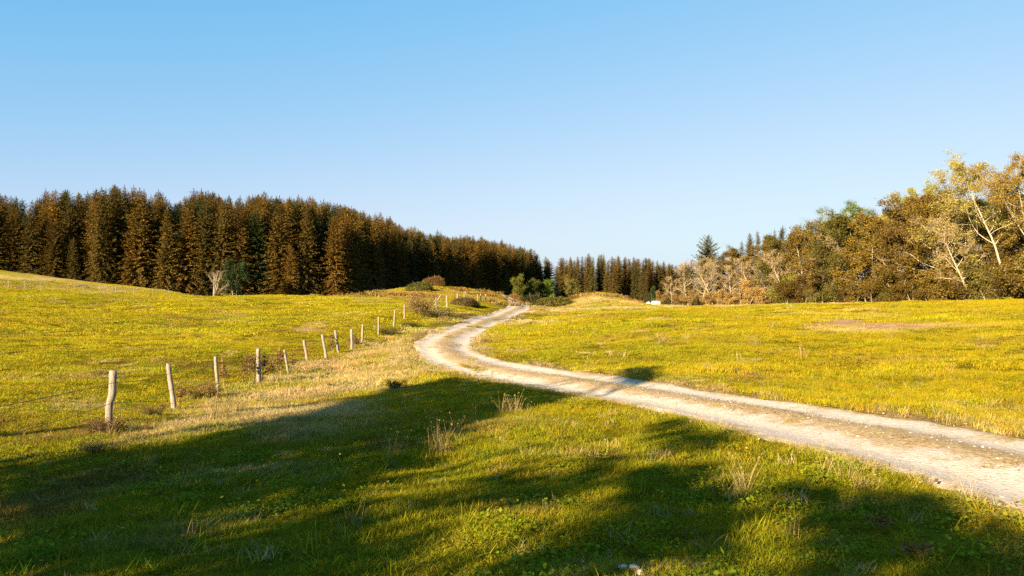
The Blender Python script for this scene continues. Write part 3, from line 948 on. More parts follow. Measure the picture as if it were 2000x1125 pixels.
def make_bush(seed, w=1.0, h=1.0, stems=40, leaves=1500, leaf=.08, arch=.6, thick=.008):
    q = np.random.default_rng(seed)
    segs = []; T = []
    for i in range(stems):
        a = q.uniform(0, 6.28); r = abs(q.normal(0, .35)) * w * .5
        p = np.array([r * math.cos(a), r * math.sin(a), -.04]); a2 = a + q.normal(0, .7)
        ln = q.uniform(.5, 1.1)
        t = np.linspace(0, 1, 5)[:, None]
        out_ = np.array([math.cos(a2), math.sin(a2), 0]) * w * .5 * q.uniform(.2, 1.0)
        pts = p + out_ * t ** 1.2 + np.array([0, 0, 1]) * h * ln * (t * (1 + arch) - arch * t * t)
        pts += q.normal(0, .03 * w, pts.shape) * t
        segs.append((pts, np.linspace(thick, thick * .4, 5)))
        T.append(pts)
    tv, tq_ = tubes(segs, 3)
    wood = new_mesh('stems', tv, quads=tq_)
    crown = None
    if leaves:
        T = np.array(T)
        i = q.integers(0, len(T), leaves); k_ = q.uniform(.8, 3.99, leaves); j = k_.astype(int); f = (k_ - j)[:, None]
        Cc = T[i, j] * (1 - f) + T[i, np.minimum(j + 1, 4)] * f + q.normal(0, .05 * max(w, h), (leaves, 3))
        Cc[:, 2] = np.maximum(Cc[:, 2], .01)
        Dd = unit(q.normal(0, 1, (leaves, 3))); S_r = unit(np.cross(Dd, q.normal(0, 1, (leaves, 3))))
        Ll = leaf * q.uniform(.6, 1.4, leaves)
        Vv, Q = cards(Cc, Dd, S_r, Ll, Ll * q.uniform(.45, .8, leaves))
        crown = new_mesh('foliage', Vv, quads=Q)
    return wood, crown

def plant(name, meshes, base, scale, rotz, label, cat, group=None, wood_mat=None, leaf_mat=None, colour=(.1, .1, .02), tilt=(0, 0), names=('trunk', 'crown'), sink=.1):
    """root Empty with wood and foliage as its parts"""
    x, y = base
    sc = scale if hasattr(scale, '__len__') else (scale, scale, scale)
    o = empty(name, (x, y, ground_at(x, y) - sink), (tilt[0], tilt[1], rotz), sc)
    tag(o, label, cat, group)
    w_, c_ = meshes
    if w_ is not None: link(names[0], w_, wood_mat, o)
    if c_ is not None:
        f = link(names[1], c_, leaf_mat, o)
        f.color = (*colour, 1)
    return o

# ------------------------------------------------------------------ the spruce wood on the left and in the centre
SPR = [make_spruce(100 + i, 22, R_, sk, 1.0, pw) for i, (R_, sk, pw) in enumerate([(5.4, .03, .58), (4.9, .04, .66), (5.8, .02, .56), (5.0, .05, .5), (5.4, .03, .72), (4.6, .06, .6), (5.5, .02, .52)])]
SKY_L = np.array([(-200, 385), (0, 376), (60, 386), (110, 368), (160, 374), (215, 358), (260, 368), (305, 367), (340, 392), (400, 366), (440, 384), (500, 379), (570, 385), (640, 390), (700, 406), (760, 424), (790, 444), (870, 457), (930, 464), (1000, 474), (1040, 486), (1075, 500)], float)
EDGE = np.array([(-150, 160), (-110, 166), (-76, 170), (-43, 180), (-40, 205), (-38, 237), (-25, 289), (0, 343), (20, 412)], float)
edge = np.concatenate([resample(EDGE[:4], 3.9), resample(EDGE[3:], 4.8)])
etan = unit(np.gradient(edge, axis=0)); enrm = np.stack([-etan[:, 1], etan[:, 0]], 1)     # away from the meadow
_o1 = ['first', 'second', 'third', 'fourth', 'fifth', 'sixth', 'seventh', 'eighth', 'ninth', 'tenth', 'eleventh', 'twelfth', 'thirteenth', 'fourteenth', 'fifteenth', 'sixteenth', 'seventeenth', 'eighteenth', 'nineteenth']
ORD = list(_o1)
for tens, tenth in (('twenty', 'twentieth'), ('thirty', 'thirtieth'), ('forty', 'fortieth'), ('fifty', 'fiftieth'), ('sixty', 'sixtieth'), ('seventy', 'seventieth'), ('eighty', 'eightieth'), ('ninety', 'ninetieth')):
    ORD.append(tenth); ORD += [tens + '-' + w for w in _o1[:9]]
q = np.random.default_rng(42)
spots = []
for row in range(5):
    for i in range(len(edge)):
        if row >= 3 and edge[i, 1] > 185: continue
        if row == 2 and edge[i, 1] > 235: continue
        if row > 0 and q.random() < .05: continue
        p = edge[i] + enrm[i] * (row * 4.6 + q.normal(0, 1.5) + (1.5 if i % 3 == 0 else 0)) + etan[i] * (q.normal(0, 1.4) + (2.3 if row % 2 else 0))
        px = 1000 + F * p[0] / p[1]
        if px < -60 or px > 1085: continue
        spots.append((px, p, row))
spots.sort(key=lambda s: s[0])
nr = [0, 0, 0, 0]
cnt = 0
front_all = [s for s in spots if s[2] == 0]
fr_left = [s for s in front_all if s[1][1] < 184 and s[0] > 0]
fr_recede = [s for s in front_all if s[1][1] >= 184]
for (px, p, row) in spots:
    yt = np.interp(px, SKY_L[:, 0], SKY_L[:, 1])
    jit = q.choice([0, 4, 9, 16, 26], p=[.2, .25, .25, .2, .1]) * 170 / p[1]
    if row == 0: jit += q.uniform(4, 24) * 170 / p[1]
    ztop = EYE + (HOR - yt - jit) / F * p[1]
    gz = ground_at(p[0], p[1])
    h = ztop - gz
    if row == 0 and q.random() < .22: h *= q.uniform(.55, .85)
    k = int(q.integers(0, len(SPR)))
    ws = (h / 24) ** .5 * q.uniform(.72, 1.22)
    warm = q.random()
    c = np.array([.140, .076, .015]) * (1 - warm) + np.array([.075, .056, .014]) * warm
    if q.random() < .16: c = np.array([.034, .045, .015])
    c = c * q.uniform(.8, 1.25)
    if row == 0 and any(s[1] is p for s in fr_left):
        n_ = [i for i, s in enumerate(fr_left) if s[1] is p][0]
        lab = 'brown green spruce, %s from the left in front row of left wood' % ORD[n_]; grp = 'front row spruces of the left wood'
    elif row == 0 and any(s[1] is p for s in fr_recede):
        n_ = [i for i, s in enumerate(fr_recede) if s[1] is p][0]
        lab = 'dark spruce, %s along the shaded wood edge running into the distance' % ORD[n_]
        grp = 'spruces along the receding wood edge'
    elif row == 0:
        nr[0] += 1; lab = 'spruce just beyond the left end of left wood, %s there' % ORD[nr[0] - 1]; grp = 'spruces left of the view'
    elif p[1] < 215:
        nr[1] += 1; lab = 'spruce top behind the front row of left wood, %s from left' % ORD[nr[1] - 1]; grp = 'rear spruces of the left wood'
    else:
        nr[2] += 1; lab = 'spruce tip behind the receding edge of left wood, %s from left' % ORD[nr[2] - 1]; grp = 'rear spruces of the receding wood'
    plant('spruce_tree', SPR[k], p, (ws, ws, h / 22), q.uniform(0, 6.28), lab, 'spruce', grp, M_BARK_DARK, M_NEEDLE, c)
    cnt += 1

# the rest of the wood: hundreds of tops behind, too many and too alike to tell apart
M_NEEDLE_I = inst_mat('needle_mass', .08, .5)
sp_protos = []
for tr_, cr_ in SPR[:4]:
    cm = cr_.copy(); cm.materials.clear(); sp_protos.append((cm, M_NEEDLE_I))
mp_, mr_, ms_, mi_, mc_ = [], [], [], [], []
edge2 = np.concatenate([resample(EDGE[:4], 3.4), resample(EDGE[3:], 4.0)])
et2 = unit(np.gradient(edge2, axis=0)); en2 = np.stack([-et2[:, 1], et2[:, 0]], 1)
for row in range(2, 9):
    for i in range(len(edge2)):
        if row < 5 and edge2[i, 1] < 200: continue
        p = edge2[i] + en2[i] * (row * 4.6 + q.normal(0, 1.6)) + et2[i] * q.normal(0, 1.6)
        px = 1000 + F * p[0] / p[1]
        if px < -60 or px > 1072: continue
        yt = np.interp(px, SKY_L[:, 0], SKY_L[:, 1]) + q.choice([-5, 2, 8, 15, 24], p=[.06, .24, .3, .25, .15]) * (170 / p[1]) ** .6 + q.uniform(-2, 2)
        gz_ = ground_at(p[0], p[1]); h = EYE + (HOR - yt) / F * p[1] - gz_
        if h > 33: continue
        w_ = (h / 24) ** .5 * q.uniform(.62, 1.0)
        warm = q.random()
        mp_.append((p[0], p[1], gz_ - .1)); mr_.append((0, 0, q.uniform(0, 6.28))); ms_.append((w_, w_, h / 22)); mi_.append(int(q.integers(0, 4)))
        mc_.append((np.array([.115, .062, .013]) * (1 - warm) + np.array([.045, .048, .014]) * warm) * q.uniform(.75, 1.2))
scatter('spruce_forest', np.array(mp_), np.array(mr_), np.array(ms_), np.array(mi_), np.array(mc_), sp_protos, 'dense mass of spruce tops closing the back of the left wood', 'forest')

# centre wood at the far end of the valley
SKY_C = np.array([(1085, 512), (1100, 498), (1135, 500), (1160, 490), (1190, 497), (1222, 492), (1240, 500), (1272, 498), (1290, 506), (1330, 512)], float)
cs = []
for row in range(3):
    for px in np.arange(1092, 1345, 13.5):
        pxx = px + q.normal(0, 3) + row * 5
        d = 372 + row * 9 + q.normal(0, 3) + (px - 1092) * .06
        cs.append((pxx, d, row))
cs.sort()
cf = [s for s in cs if s[2] == 0]
for s in cs:
    pxx, d, row = s
    yt = np.interp(pxx, SKY_C[:, 0], SKY_C[:, 1]) + q.uniform(0, 9) + (5 if row == 0 else 0)
    x = (pxx - 1000) / F * d
    gz = ground_at(x, d); h = EYE + (HOR - yt) / F * d - gz
    warm = q.random()
    c = (np.array([.125, .070, .018]) * (1 - warm) + np.array([.06, .058, .018]) * warm) * q.uniform(.85, 1.3)
    if row == 0:
        lab = 'distant brown green spruce, %s from left in the wood closing the valley' % ORD[min(cf.index(s), 29)]; grp = 'front spruces of the valley wood'
    else:
        nr[3] += 1; lab = 'distant spruce tip behind the front of the valley wood, %s from left' % ORD[nr[3] - 1]; grp = 'rear spruces of the valley wood'
    w_ = q.uniform(.7, .95)
    plant('spruce_tree', SPR[int(q.integers(0, len(SPR)))], (x, d), (w_, w_, h / 22), q.uniform(0, 6.28), lab, 'spruce', grp, M_BARK_DARK, M_NEEDLE, c)
    cnt += 1

# lone spruce over the bare trees, and spruces behind the leafy wood on the right
LONE = make_spruce(300, 17, 6.8, .45, .62, .62, .10)
x = (1384 - 1000) / F * 222
plant('spruce_tree', LONE, (x, 222), (1, 1, (EYE + (HOR - 459) / F * 222 - ground_at(x, 222)) / 17), .6, 'lone open spruce with flat tiers rising above the bare pale trees', 'spruce', None, M_BARK_DARK, M_NEEDLE, (.075, .075, .03))
rk_ = []
for px, yt in [(1340, 512), (1352, 505), (1366, 498), (1379, 506), (1390, 503), (1401, 498), (1412, 492), (1432, 480), (1448, 470), (1464, 455), (1480, 450), (1497, 462), (1512, 447), (1528, 440), (1545, 448), (1562, 437), (1580, 432), (1597, 428), (1615, 431), (1632, 426), (1650, 424), (1668, 430)]:
    d = 240 - (px - 1340) * .12 + q.normal(0, 3)
    rk_.append((px, yt, d))
for n_, (px, yt, d) in enumerate(rk_):
    x = (px - 1000) / F * d
    h = EYE + (HOR - yt) / F * d - ground_at(x, d)
    plant('spruce_tree', SPR[n_ % len(SPR)], (x, d), (.62, .62, h / 22), q.uniform(0, 6.28), '%s spruce tip from the left showing above the leafy right wood' % ORD[n_], 'spruce', 'spruces behind the right wood', M_BARK_DARK, M_NEEDLE, tuple(np.array([.075, .06, .02]) * q.uniform(.8, 1.2)))
    cnt += 1
print('spruces', cnt)

# ------------------------------------------------------------------ leafy wood on the right
LEAFY = [make_tree(400 + i, 15, .17, .12, 16, .36, 21000, .21, 0, .5, 3, .5, .62) for i in range(6)]
AIRY = [make_tree(420 + i, 19, .18, .40, 16, .40, 27000, .135, ln, .7, 3, .6, .5) for i, ln in enumerate((-.18, .05, -.28))]
BARE = [make_tree(440 + i, 12, .15, .2, 18, .34, 2600, .14, ln, .8, 4, .6, .4) for i, ln in enumerate((0, -.25, .12, -.42))]
SHRUB = [make_tree(460 + i, 5, .07, .05, 12, .42, 9000, .15, 0, .7, 3, .5, .5, 2) for i in range(4)]
GOLD = [np.array([.165, .110, .020]), np.array([.130, .086, .020]), np.array([.215, .175, .042]), np.array([.105, .090, .020]), np.array([.155, .098, .026])]
RW = [  # px, distance, top, kind, colour, label
    (1448, 214, 486, 'L', 1, 'low brown leafy tree between bare trees and the leaning pale trunks'),
    (1492, 203, 472, 'L', 0, 'brown leafy tree behind the leaning pale trunks'),
    (1530, 192, 464, 'L', 3, 'olive brown tree behind the small yellow green bush'),
    (1568, 186, 452, 'L', 1, 'round brown crown left of the forked bare tree top'),
    (1606, 176, 440, 'L', 0, 'rust brown crowned tree behind the forked bare tree'),
    (1645, 168, 432, 'L', 4, 'brown leafy tree with leaning pale stem, middle of right wood'),
    (1682, 160, 422, 'L', 3, 'dark olive crown below the pale green treetop'),
    (1693, 166, 393, 'A', 3, 'airy green treetop standing above the brown crowns'),
    (1722, 150, 424, 'L', 0, 'golden brown tree just right of the airy green treetop'),
    (1765, 152, 362, 'A', 2, 'airy pale yellow green tree, second highest top of the right wood'),
    (1772, 142, 415, 'L', 1, 'brown leafy tree beneath the pale yellow green top'),
    (1815, 136, 380, 'L', 4, 'broad brown crown between the two airy tall trees'),
    (1850, 128, 392, 'L', 0, 'golden brown tree left of the tallest tree'),
    (1888, 122, 400, 'L', 2, 'golden lower tree in front of the tallest tree'),
    (1926, 116, 420, 'L', 1, 'dark gold tree around the leaning white trunks'),
    (1982, 109, 294, 'A', 2, 'tallest airy golden tree with leaning white trunk at right edge'),
    (1988, 118, 400, 'L', 4, 'brown tree behind the tallest airy tree'),
    (2040, 106, 300, 'A', 0, 'tall golden tree just beyond the right edge'),
    (2060, 108, 390, 'L', 1, 'brown tree just beyond the right edge'),
    (2110, 104, 360, 'L', 3, 'olive tree outside the view on the right'),
    (1585, 205, 452, 'L', 1, 'brown tree deep in the wood behind the forked bare tree'),
    (1630, 196, 440, 'L', 3, 'olive tree deep in the middle of right wood'),
    (1670, 184, 432, 'L', 1, 'brown tree deep in the wood left of the airy green treetop'),
    (1705, 176, 425, 'L', 4, 'brown tree filling the gap below the airy green treetop'),
    (1742, 170, 410, 'L', 1, 'brown tree deep in the wood below pale yellow green top'),
    (1790, 160, 400, 'L', 3, 'olive tree deep in the wood right of pale yellow green top'),
    (1832, 152, 385, 'L', 1, 'dark brown tree filling the wood left of the tallest tree'),
    (1870, 146, 392, 'L', 4, 'dark brown tree deep behind the golden lower tree'),
    (1912, 140, 385, 'L', 1, 'dark brown tree deep behind the leaning white trunks'),
    (1955, 134, 385, 'L', 3, 'dark olive tree deep behind the tallest tree'),
    (2000, 130, 380, 'L', 1, 'dark brown tree deep at the right edge of the wood'),
    (1312, 216, 535, 'B', 2, 'lowest bare pale tree at left end of right wood'),
    (1345, 213, 508, 'B', 2, 'bare pale tree, second from left end of right wood'),
    (1368, 211, 495, 'B', 4, 'straight pale bare tree beneath the lone spruce'),
    (1395, 208, 498, 'B', 2, 'bare tree with two pale upright stems right of lone spruce'),
    (1428, 206, 512, 'B', 4, 'low twiggy bare tree right of the two pale stems'),
    (1480, 198, 490, 'B', 2, 'bare tree with long pale trunk leaning left'),
    (1497, 196, 500, 'B', 4, 'second pale trunk leaning left beside the yellow green bush'),
    (1543, 186, 478, 'B', 2, 'forked bare pale tree right of the yellow green bush'),
    (1560, 190, 470, 'B', 4, 'thin bare pole-like tree behind the forked bare tree'),
    (1682, 160, 440, 'B', 2, 'bare pale tree leaning left in the middle of right wood'),
    (1735, 146, 430, 'B', 4, 'bare stem rising in front of the golden brown tree'),
    (1900, 117, 400, 'B', 2, 'bare pale leaning tree left of the leaning white trunks'),
]
kA = kB = 0
for n_, (px, d, yt, kind, ci, lab) in enumerate(RW):
    x = (px - 1000) / F * d
    h = EYE + (HOR - yt) / F * d - ground_at(x, d)
    col = GOLD[ci] * q.uniform(.65, .95)
    if kind == 'L':
        me_ = LEAFY[n_ % 6]; s = h / 15 * 1.06; w_ = max(s, .85) * q.uniform(.95, 1.15); rz = q.uniform(0, 6.28); wm = M_BARK_PALE
    elif kind == 'A':
        me_ = AIRY[kA % 3]; kA += 1; s = h / 18.5; w_ = s; rz = 0; wm = M_BARK_PALE
        col = GOLD[ci] * 1.25
        if ci == 3: col = np.array([.10, .13, .03])
        if px == 1765: col = np.array([.24, .22, .05])
    else:
        me_ = BARE[kB % 4] if 'leaning' not in lab else BARE[3 if kB % 2 else 1]; kB += 1; s = h / 12; w_ = s; rz = 0; wm = M_BARK_PALE
        col = np.array([.30, .20, .07])
    if '1982' == str(px): me_ = AIRY[2]
    plant('leafy_tree' if kind != 'B' else 'bare_tree', me_, (x, d), (w_, w_, s), rz, lab, 'tree', 'trees of the right wood', wm, M_LEAF, tuple(col))

# undergrowth along the foot of the right wood
us = []
for px in np.arange(1300, 2120, 27):
    d = np.interp(px, [1300, 1450, 1600, 1800, 2000, 2120], [212, 198, 170, 131, 103, 98]) + q.normal(0, 2)
    us.append((px + q.normal(0, 5), d))
for n_, (px, d) in enumerate(us):
    x = (px - 1000) / F * d
    s = q.uniform(.75, 1.5) * (1.0 if px < 1500 else 1.15)
    col = GOLD[int(q.integers(0, 5))] * q.uniform(.45, .85)
    if px < 1490: col = np.array([.30, .19, .06]) * q.uniform(.6, 1.0)
    lab = 'low brown shrub, %s from the left at the foot of right wood' % ORD[n_] if n_ < 26 else 'low shrub beyond the right edge, %s past the tallest tree' % ORD[n_ - 26]
    if abs(px - 1515) < 14: col = np.array([.15, .15, .02]); lab = 'yellow green bush among the brown trees of the right wood'; s = 1.9
    plant('shrub', SHRUB[n_ % 4], (x, d), (s * 1.1, s * 1.1, s), q.uniform(0, 6.28), lab, 'shrub', 'undergrowth of the right wood', M_BARK_PALE, M_LEAF, tuple(col))

# thicket deeper in, closing the view between the trunks
for n_, px in enumerate(np.arange(1560, 2110, 42)):
    d = np.interp(px, [1560, 1800, 2000, 2120], [196, 158, 128, 122]) + q.normal(0, 2)
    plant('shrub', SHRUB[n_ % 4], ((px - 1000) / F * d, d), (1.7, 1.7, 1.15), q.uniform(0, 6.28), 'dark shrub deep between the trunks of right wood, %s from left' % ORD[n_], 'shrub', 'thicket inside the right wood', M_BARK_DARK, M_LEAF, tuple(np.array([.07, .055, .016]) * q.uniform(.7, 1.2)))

# ------------------------------------------------------------------ single shrubs and small trees of the middle distance
ROUND = [make_tree(500 + i, 4.4, .06, .18, 14, .34, 8000, .10, 0, .8, 3, .6, .28) for i in range(3)]
def at_px(px, d): return ((px - 1000) / F * d, d)
def hscale(px, d, yt, h0):
    x, y = at_px(px, d)
    return (EYE + (HOR - yt) / F * d - ground_at(x, y)) / h0
for px, d, yt, col, k_, wf, lab in [
    (1011, 132, 535, (.10, .105, .016), 0, 1.0, 'small round green tree with rusty left side where track vanishes'),
    (1041, 134, 541, (.06, .065, .016), 1, .95, 'dark olive tree between the two bright green round trees'),
    (1068, 136, 541, (.085, .125, .018), 2, .8, 'small bright green round tree on a thin stem, rightmost of three')]:
    s = hscale(px, d, yt, 4.3)
    plant('small_tree', ROUND[k_], at_px(px, d), (s * wf, s * wf, s), k_ * 1.3, lab, 'tree', 'small trees where the track vanishes', M_BARK_DARK, M_LEAF, col)
s = hscale(456, 150, 480, 5)
plant('small_tree', SHRUB[1], at_px(458, 164), (s * .6, s * .6, s * .95), 1.0, 'dark green leafy tree standing in gap of left wood', 'tree', None, M_BARK_DARK, M_LEAF, (.022, .036, .012))
s = hscale(417, 112, 522, 11.5)
plant('bare_shrub', make_tree(520, 12, .2, .15, 14, .4, 300, .16, 0, .9, 4, .6, .3, 3), at_px(417, 112), (s * 1.15, s * 1.15, s), 0, 'pale leafless shrub on the field edge before the left wood', 'shrub', None, M_BARK_PALE, M_LEAF, (.3, .2, .09))
s = hscale(1277, 205, 555, 5)
plant('shrub', SHRUB[2], at_px(1275, 205), (s * .55, s * .55, s), 0, 'narrow dark green shrub above the white bale', 'shrub', None, M_BARK_DARK, M_LEAF, (.035, .05, .014))
s = hscale(1150, 230, 545, 5)
plant('shrub', SHRUB[0], at_px(1118, 190), (s * .8, s * .8, s), 2, 'leafy olive shrub between track end and the bracken hump', 'shrub', None, M_BARK_DARK, M_LEAF, (.12, .10, .022))

def make_dome(seed, leaves=7000, leaf=.034, stems=40):
    """rounded thicket: stems under a lumpy dome of leaves"""
    q_ = np.random.default_rng(seed)
    lob = unit(q_.normal(0, 1, (9, 3)) * np.array([1, 1, .6])); lob[:, 2] = np.abs(lob[:, 2])
    D_ = unit(q_.normal(0, 1, (leaves, 3))); D_[:, 2] = np.abs(D_[:, 2])
    bump = (D_ @ lob.T).max(1)
    R_ = (.5 * (.72 + .34 * bump ** 3)) * q_.uniform(.55, 1.05, leaves) ** .5
    Cc = D_ * R_[:, None] * np.array([1, 1, 1.9])
    Dd = unit(q_.normal(0, 1, (leaves, 3)) + D_ * .4); S_r = unit(np.cross(Dd, q_.normal(0, 1, (leaves, 3))))
    L_ = leaf * q_.uniform(.6, 1.5, leaves)
    Vv, Q = cards(Cc, Dd, S_r, L_, L_ * q_.uniform(.45, .8, leaves))
    segs = []
    for i in range(stems):
        d_ = unit(q_.normal(0, 1, 3)); d_[2] = abs(d_[2]) + .1
        e_ = d_ * np.array([.52, .52, .98]) * q_.uniform(.8, 1.12)
        segs.append((np.array([e_ * 0 + np.array([d_[0] * .08, d_[1] * .08, -.03]), e_ * .55 + np.array([0, 0, .08]), e_]), np.array([.009, .006, .003])))
    tv, tq_ = tubes(segs, 3)
    return new_mesh('stems', tv, quads=tq_), new_mesh('foliage', Vv, quads=Q)
DOME = [make_dome(650 + i) for i in range(3)]
BUSH = [make_bush(600 + i, 1.0, 1.0, 60, 3600, .04, .5, .007) for i in range(4)]
def bush(px, py, w, h, col, lab, wood=M_TWIG, k_=0, name='bramble_bush', d=None):
    gx, gy = cast(px, py, base_z) if d is None else at_px(px, d)
    return plant(name, BUSH[k_] if k_ < 4 else DOME[k_ - 4], (gx, gy), (w, w, h), px * .1, lab, 'bush', None, wood, M_LEAF, col, names=('stems', 'foliage'), sink=.02)
bush(205, 846, .75, .30, (.10, .06, .02), 'dark bramble clump at the foot of nearest fence post', k_=0)
bush(392, 778, 1.2, .5, (.15, .10, .022), 'low brown bramble heap between second and third fence posts', k_=1)
bush(296, 815, .6, .28, (.11, .085, .02), 'small dark tuft of weeds between first and second posts', k_=2)
bush(186, 886, .45, .22, (.06, .06, .014), 'small dark weed clump on the shadow edge at far left', k_=3)
bush(775, 763, .7, .32, (.045, .055, .014), 'dark round weed clump on the shadow edge beside the verge', k_=2)
bush(826, 613, 2.8, 1.7, (.20, .13, .045), 'tall brown twiggy bush beside fence before the leaning brace', k_=3)
bush(846, 616, 3.6, 1.0, (.10, .085, .025), 'low dark bush at the foot of the leaning brace', k_=0)
bush(905, 597, 3.2, 1.2, (.12, .08, .035), 'rounded brown bramble bush on the fence line by the track', k_=4)
bush(920, 598, 2.2, 1.1, (.085, .08, .03), 'smaller dark bush hugging right side of rounded bramble', k_=5)
bush(822, 580, 4.2, 1.3, (.085, .095, .022), 'green bush on slope of bracken bank left of its top', k_=6, d=106)
bush(848, 560, 3.8, 1.7, (.16, .085, .025), 'rusty bracken mound on top of the bank', k_=4, name='bracken_mound', d=117)
bush(1004, 590, 2.4, 1.3, (.24, .13, .04), 'rusty bracken clump beneath the small round green tree', k_=5, name='bracken_mound', d=124)
bush(1040, 592, 4.6, 2.2, (.03, .034, .012), 'dark bush in the hollow where track disappears', k_=6, d=128)
bush(1085, 594, 7.0, 1.7, (.11, .10, .02), 'wide low olive brown bush right of the track end', k_=4, d=126)
bush(690, 672, 1.0, .45, (.13, .08, .03), 'small brown weed patch at the foot of ninth fence post', k_=2)
bush(760, 648, 1.4, .5, (.075, .07, .02), 'dark rough growth in the ditch beside fence', k_=3)
bush(800, 632, 1.6, .5, (.08, .085, .02), 'green brown ditch growth right of the thirteenth post', k_=0)

# ------------------------------------------------------------------ fences
def post_mesh(h, r, seed, crook=0.0, top_dx=0.0):
    """weathered round post: uneven section, knots, chamfered sawn top"""
    q_ = np.random.default_rng(seed)
    rings, sd = 16, 12
    zz = np.concatenate([np.linspace(-.25, h - .012, rings - 1), [h]])
    Vv = []
    for i, z in enumerate(zz):
        f = max(z, 0) / h
        kink = float(np.interp(f, [0, .38, .46, .56, .64, 1], [0, .06, .22, .72, .84, 1]))
        ox = top_dx * (kink if crook >= 1 else f) + (crook % 1) * math.sin(f * 6.0) * r * .8
        oy = crook * math.sin(f * 4 + 1) * r * .2
        rr_ = r * (1.06 - .12 * f) * (1 + .05 * q_.normal()) * (.86 if i == rings - 1 else 1)
        for k_ in range(sd):
            a = k_ / sd * 2 * math.pi
            w_ = 1 + .06 * math.sin(3 * a + seed) + .035 * q_.normal()
            Vv.append((ox + rr_ * w_ * math.cos(a), oy + rr_ * w_ * math.sin(a), z + (.012 * math.cos(a + seed) if i == rings - 1 else 0)))
    id_ = np.arange(rings * sd).reshape(rings, sd); nx = np.roll(id_, -1, 1)
    Q = np.stack([id_[:-1].ravel(), nx[:-1].ravel(), nx[1:].ravel(), id_[1:].ravel()], 1)
    Vv.append((top_dx, 0, h - .004)); c_ = len(Vv) - 1
    T = [(id_[-1, k_], id_[-1, (k_ + 1) % sd], c_) for k_ in range(sd)]
    return new_mesh('post', np.array(Vv), quads=Q, tris=np.array(T), smooth=True)

m, nt, ns, ls, out = mat_new('rusty_wire')
b = ns.new('ShaderNodeBsdfPrincipled'); b.inputs['Base Color'].default_value = (.12, .07, .04, 1); b.inputs['Roughness'].default_value = .7; b.inputs['Metallic'].default_value = .4
ls.new(b.outputs[0], out.inputs[0]); M_WIRE = m

fence = empty('wire_fence', (FENCE[0][0], FENCE[0][1], ground_at(*FENCE[0])))
tag(fence, 'old wire fence of weathered round posts running beside the track', 'fence')
fz0 = fence.location.z
tops = []
for i, (tx, ty, bx_, by_, r) in enumerate(fence_px):
    gx, gy = FENCE[i]; gz = ground_at(gx, gy)
    h = (by_ - ty) / F * gy
    h = max(h, .95)
    r = max(r, .05) if gy < 30 else max(r, .07)
    o = link('post', post_mesh(h, r, 700 + i, 1.0 if i == 0 else .15, (tx - bx_) / F * gy), M_POST, fence)
    o.location = (gx - FENCE[0][0], gy - FENCE[0][1], gz - fz0)
    if i == 0: o['label'] = 'thick crooked grey post nearest the viewer'
    if i == 3: o['label'] = 'thicker upright post among the dead stalks'
    tops.append((np.array([gx, gy, gz]), np.array([(tx - bx_) / F * gy, 0, h]), r))
# leaning brace
gx, gy = FENCE[14] - np.array([1.25, .6]); gz = ground_at(gx, gy)
o = link('brace', post_mesh(1.35, .06, 790, 0), M_POST, fence); o.location = (gx - FENCE[0][0], gy - FENCE[0][1], gz - fz0); o.rotation_euler = (0, .55, 0)
o['label'] = 'leaning brace pole'
# strands of wire
gl = tops[0]; off_left = gl[0] + (tops[0][0] - tops[1][0]) * 2.2
off_left[2] = ground_at(off_left[0], off_left[1])
lineup = [(off_left, np.array([0, 0, 1.05]), .05)] + tops
o = link('post', post_mesh(1.05, .06, 699), M_POST, fence); o.location = (off_left[0] - FENCE[0][0], off_left[1] - FENCE[0][1], off_left[2] - fz0)
for frac in (.46, .80):
    segs = []
    for (b0, t0, r0), (b1, t1, r1) in zip(lineup[:-1], lineup[1:]):
        p0 = b0 + t0 * frac + np.array([r0 * .9, -r0 * .3, 0]); p1 = b1 + t1 * frac + np.array([r1 * .9, -r1 * .3, 0])
        t = np.linspace(0, 1, 9)[:, None]
        pts = p0 * (1 - t) + p1 * t
        pts[:, 2] -= (.05 if frac > .6 else .09) * 4 * (t * (1 - t))[:, 0]
        segs.append(pts[:-1])
    pts = np.concatenate(segs + [pts[-1:]]) - np.array([FENCE[0][0], FENCE[0][1], fz0])
    tv, tq_ = tubes([(pts, np.full(len(pts), .006))], 4)
    link('wire', new_mesh('wire', tv, quads=tq_), M_WIRE, fence)

# far fence at the foot of the left hill
ff_px = [(17, 549, 558), (48, 553, 563), (79, 556, 567), (104, 559, 569), (133, 563, 572), (165, 567, 575), (196, 568, 576), (226, 570, 577.5), (262, 571, 578), (299, 571, 578), (329, 573, 579)]
ff = []
for i, (px, ty, by_) in enumerate(ff_px):
    d = 116.0
    x = (px - 1000) / F * d
    ff.append((x, d, ground_at(x, d), ty))
far_fence = empty('wire_fence', ff[0][:3])
tag(far_fence, 'far row of thin pale posts at the foot of left hill', 'fence')
for i, (x, y, z, ty) in enumerate(ff):
    h = EYE + (HOR - ty) / F * y - z
    h = min(max(h, 1.05), 1.5)
    o = link('post', post_mesh(h, .042, 800 + i, .1, .0), M_POST, far_fence)
    o.location = (x - ff[0][0], y - ff[0][1], z - ff[0][2])
    if i == 5: o.rotation_euler = (0, -.35, 0)
pts = np.array([(x, y - .06, z + .7) for x, y, z, _ in ff]) - np.array(ff[0][:3])
tv, tq_ = tubes([(pts, np.full(len(pts), .004))], 4)
link('wire', new_mesh('wire', tv, quads=tq_), M_WIRE, far_fence)

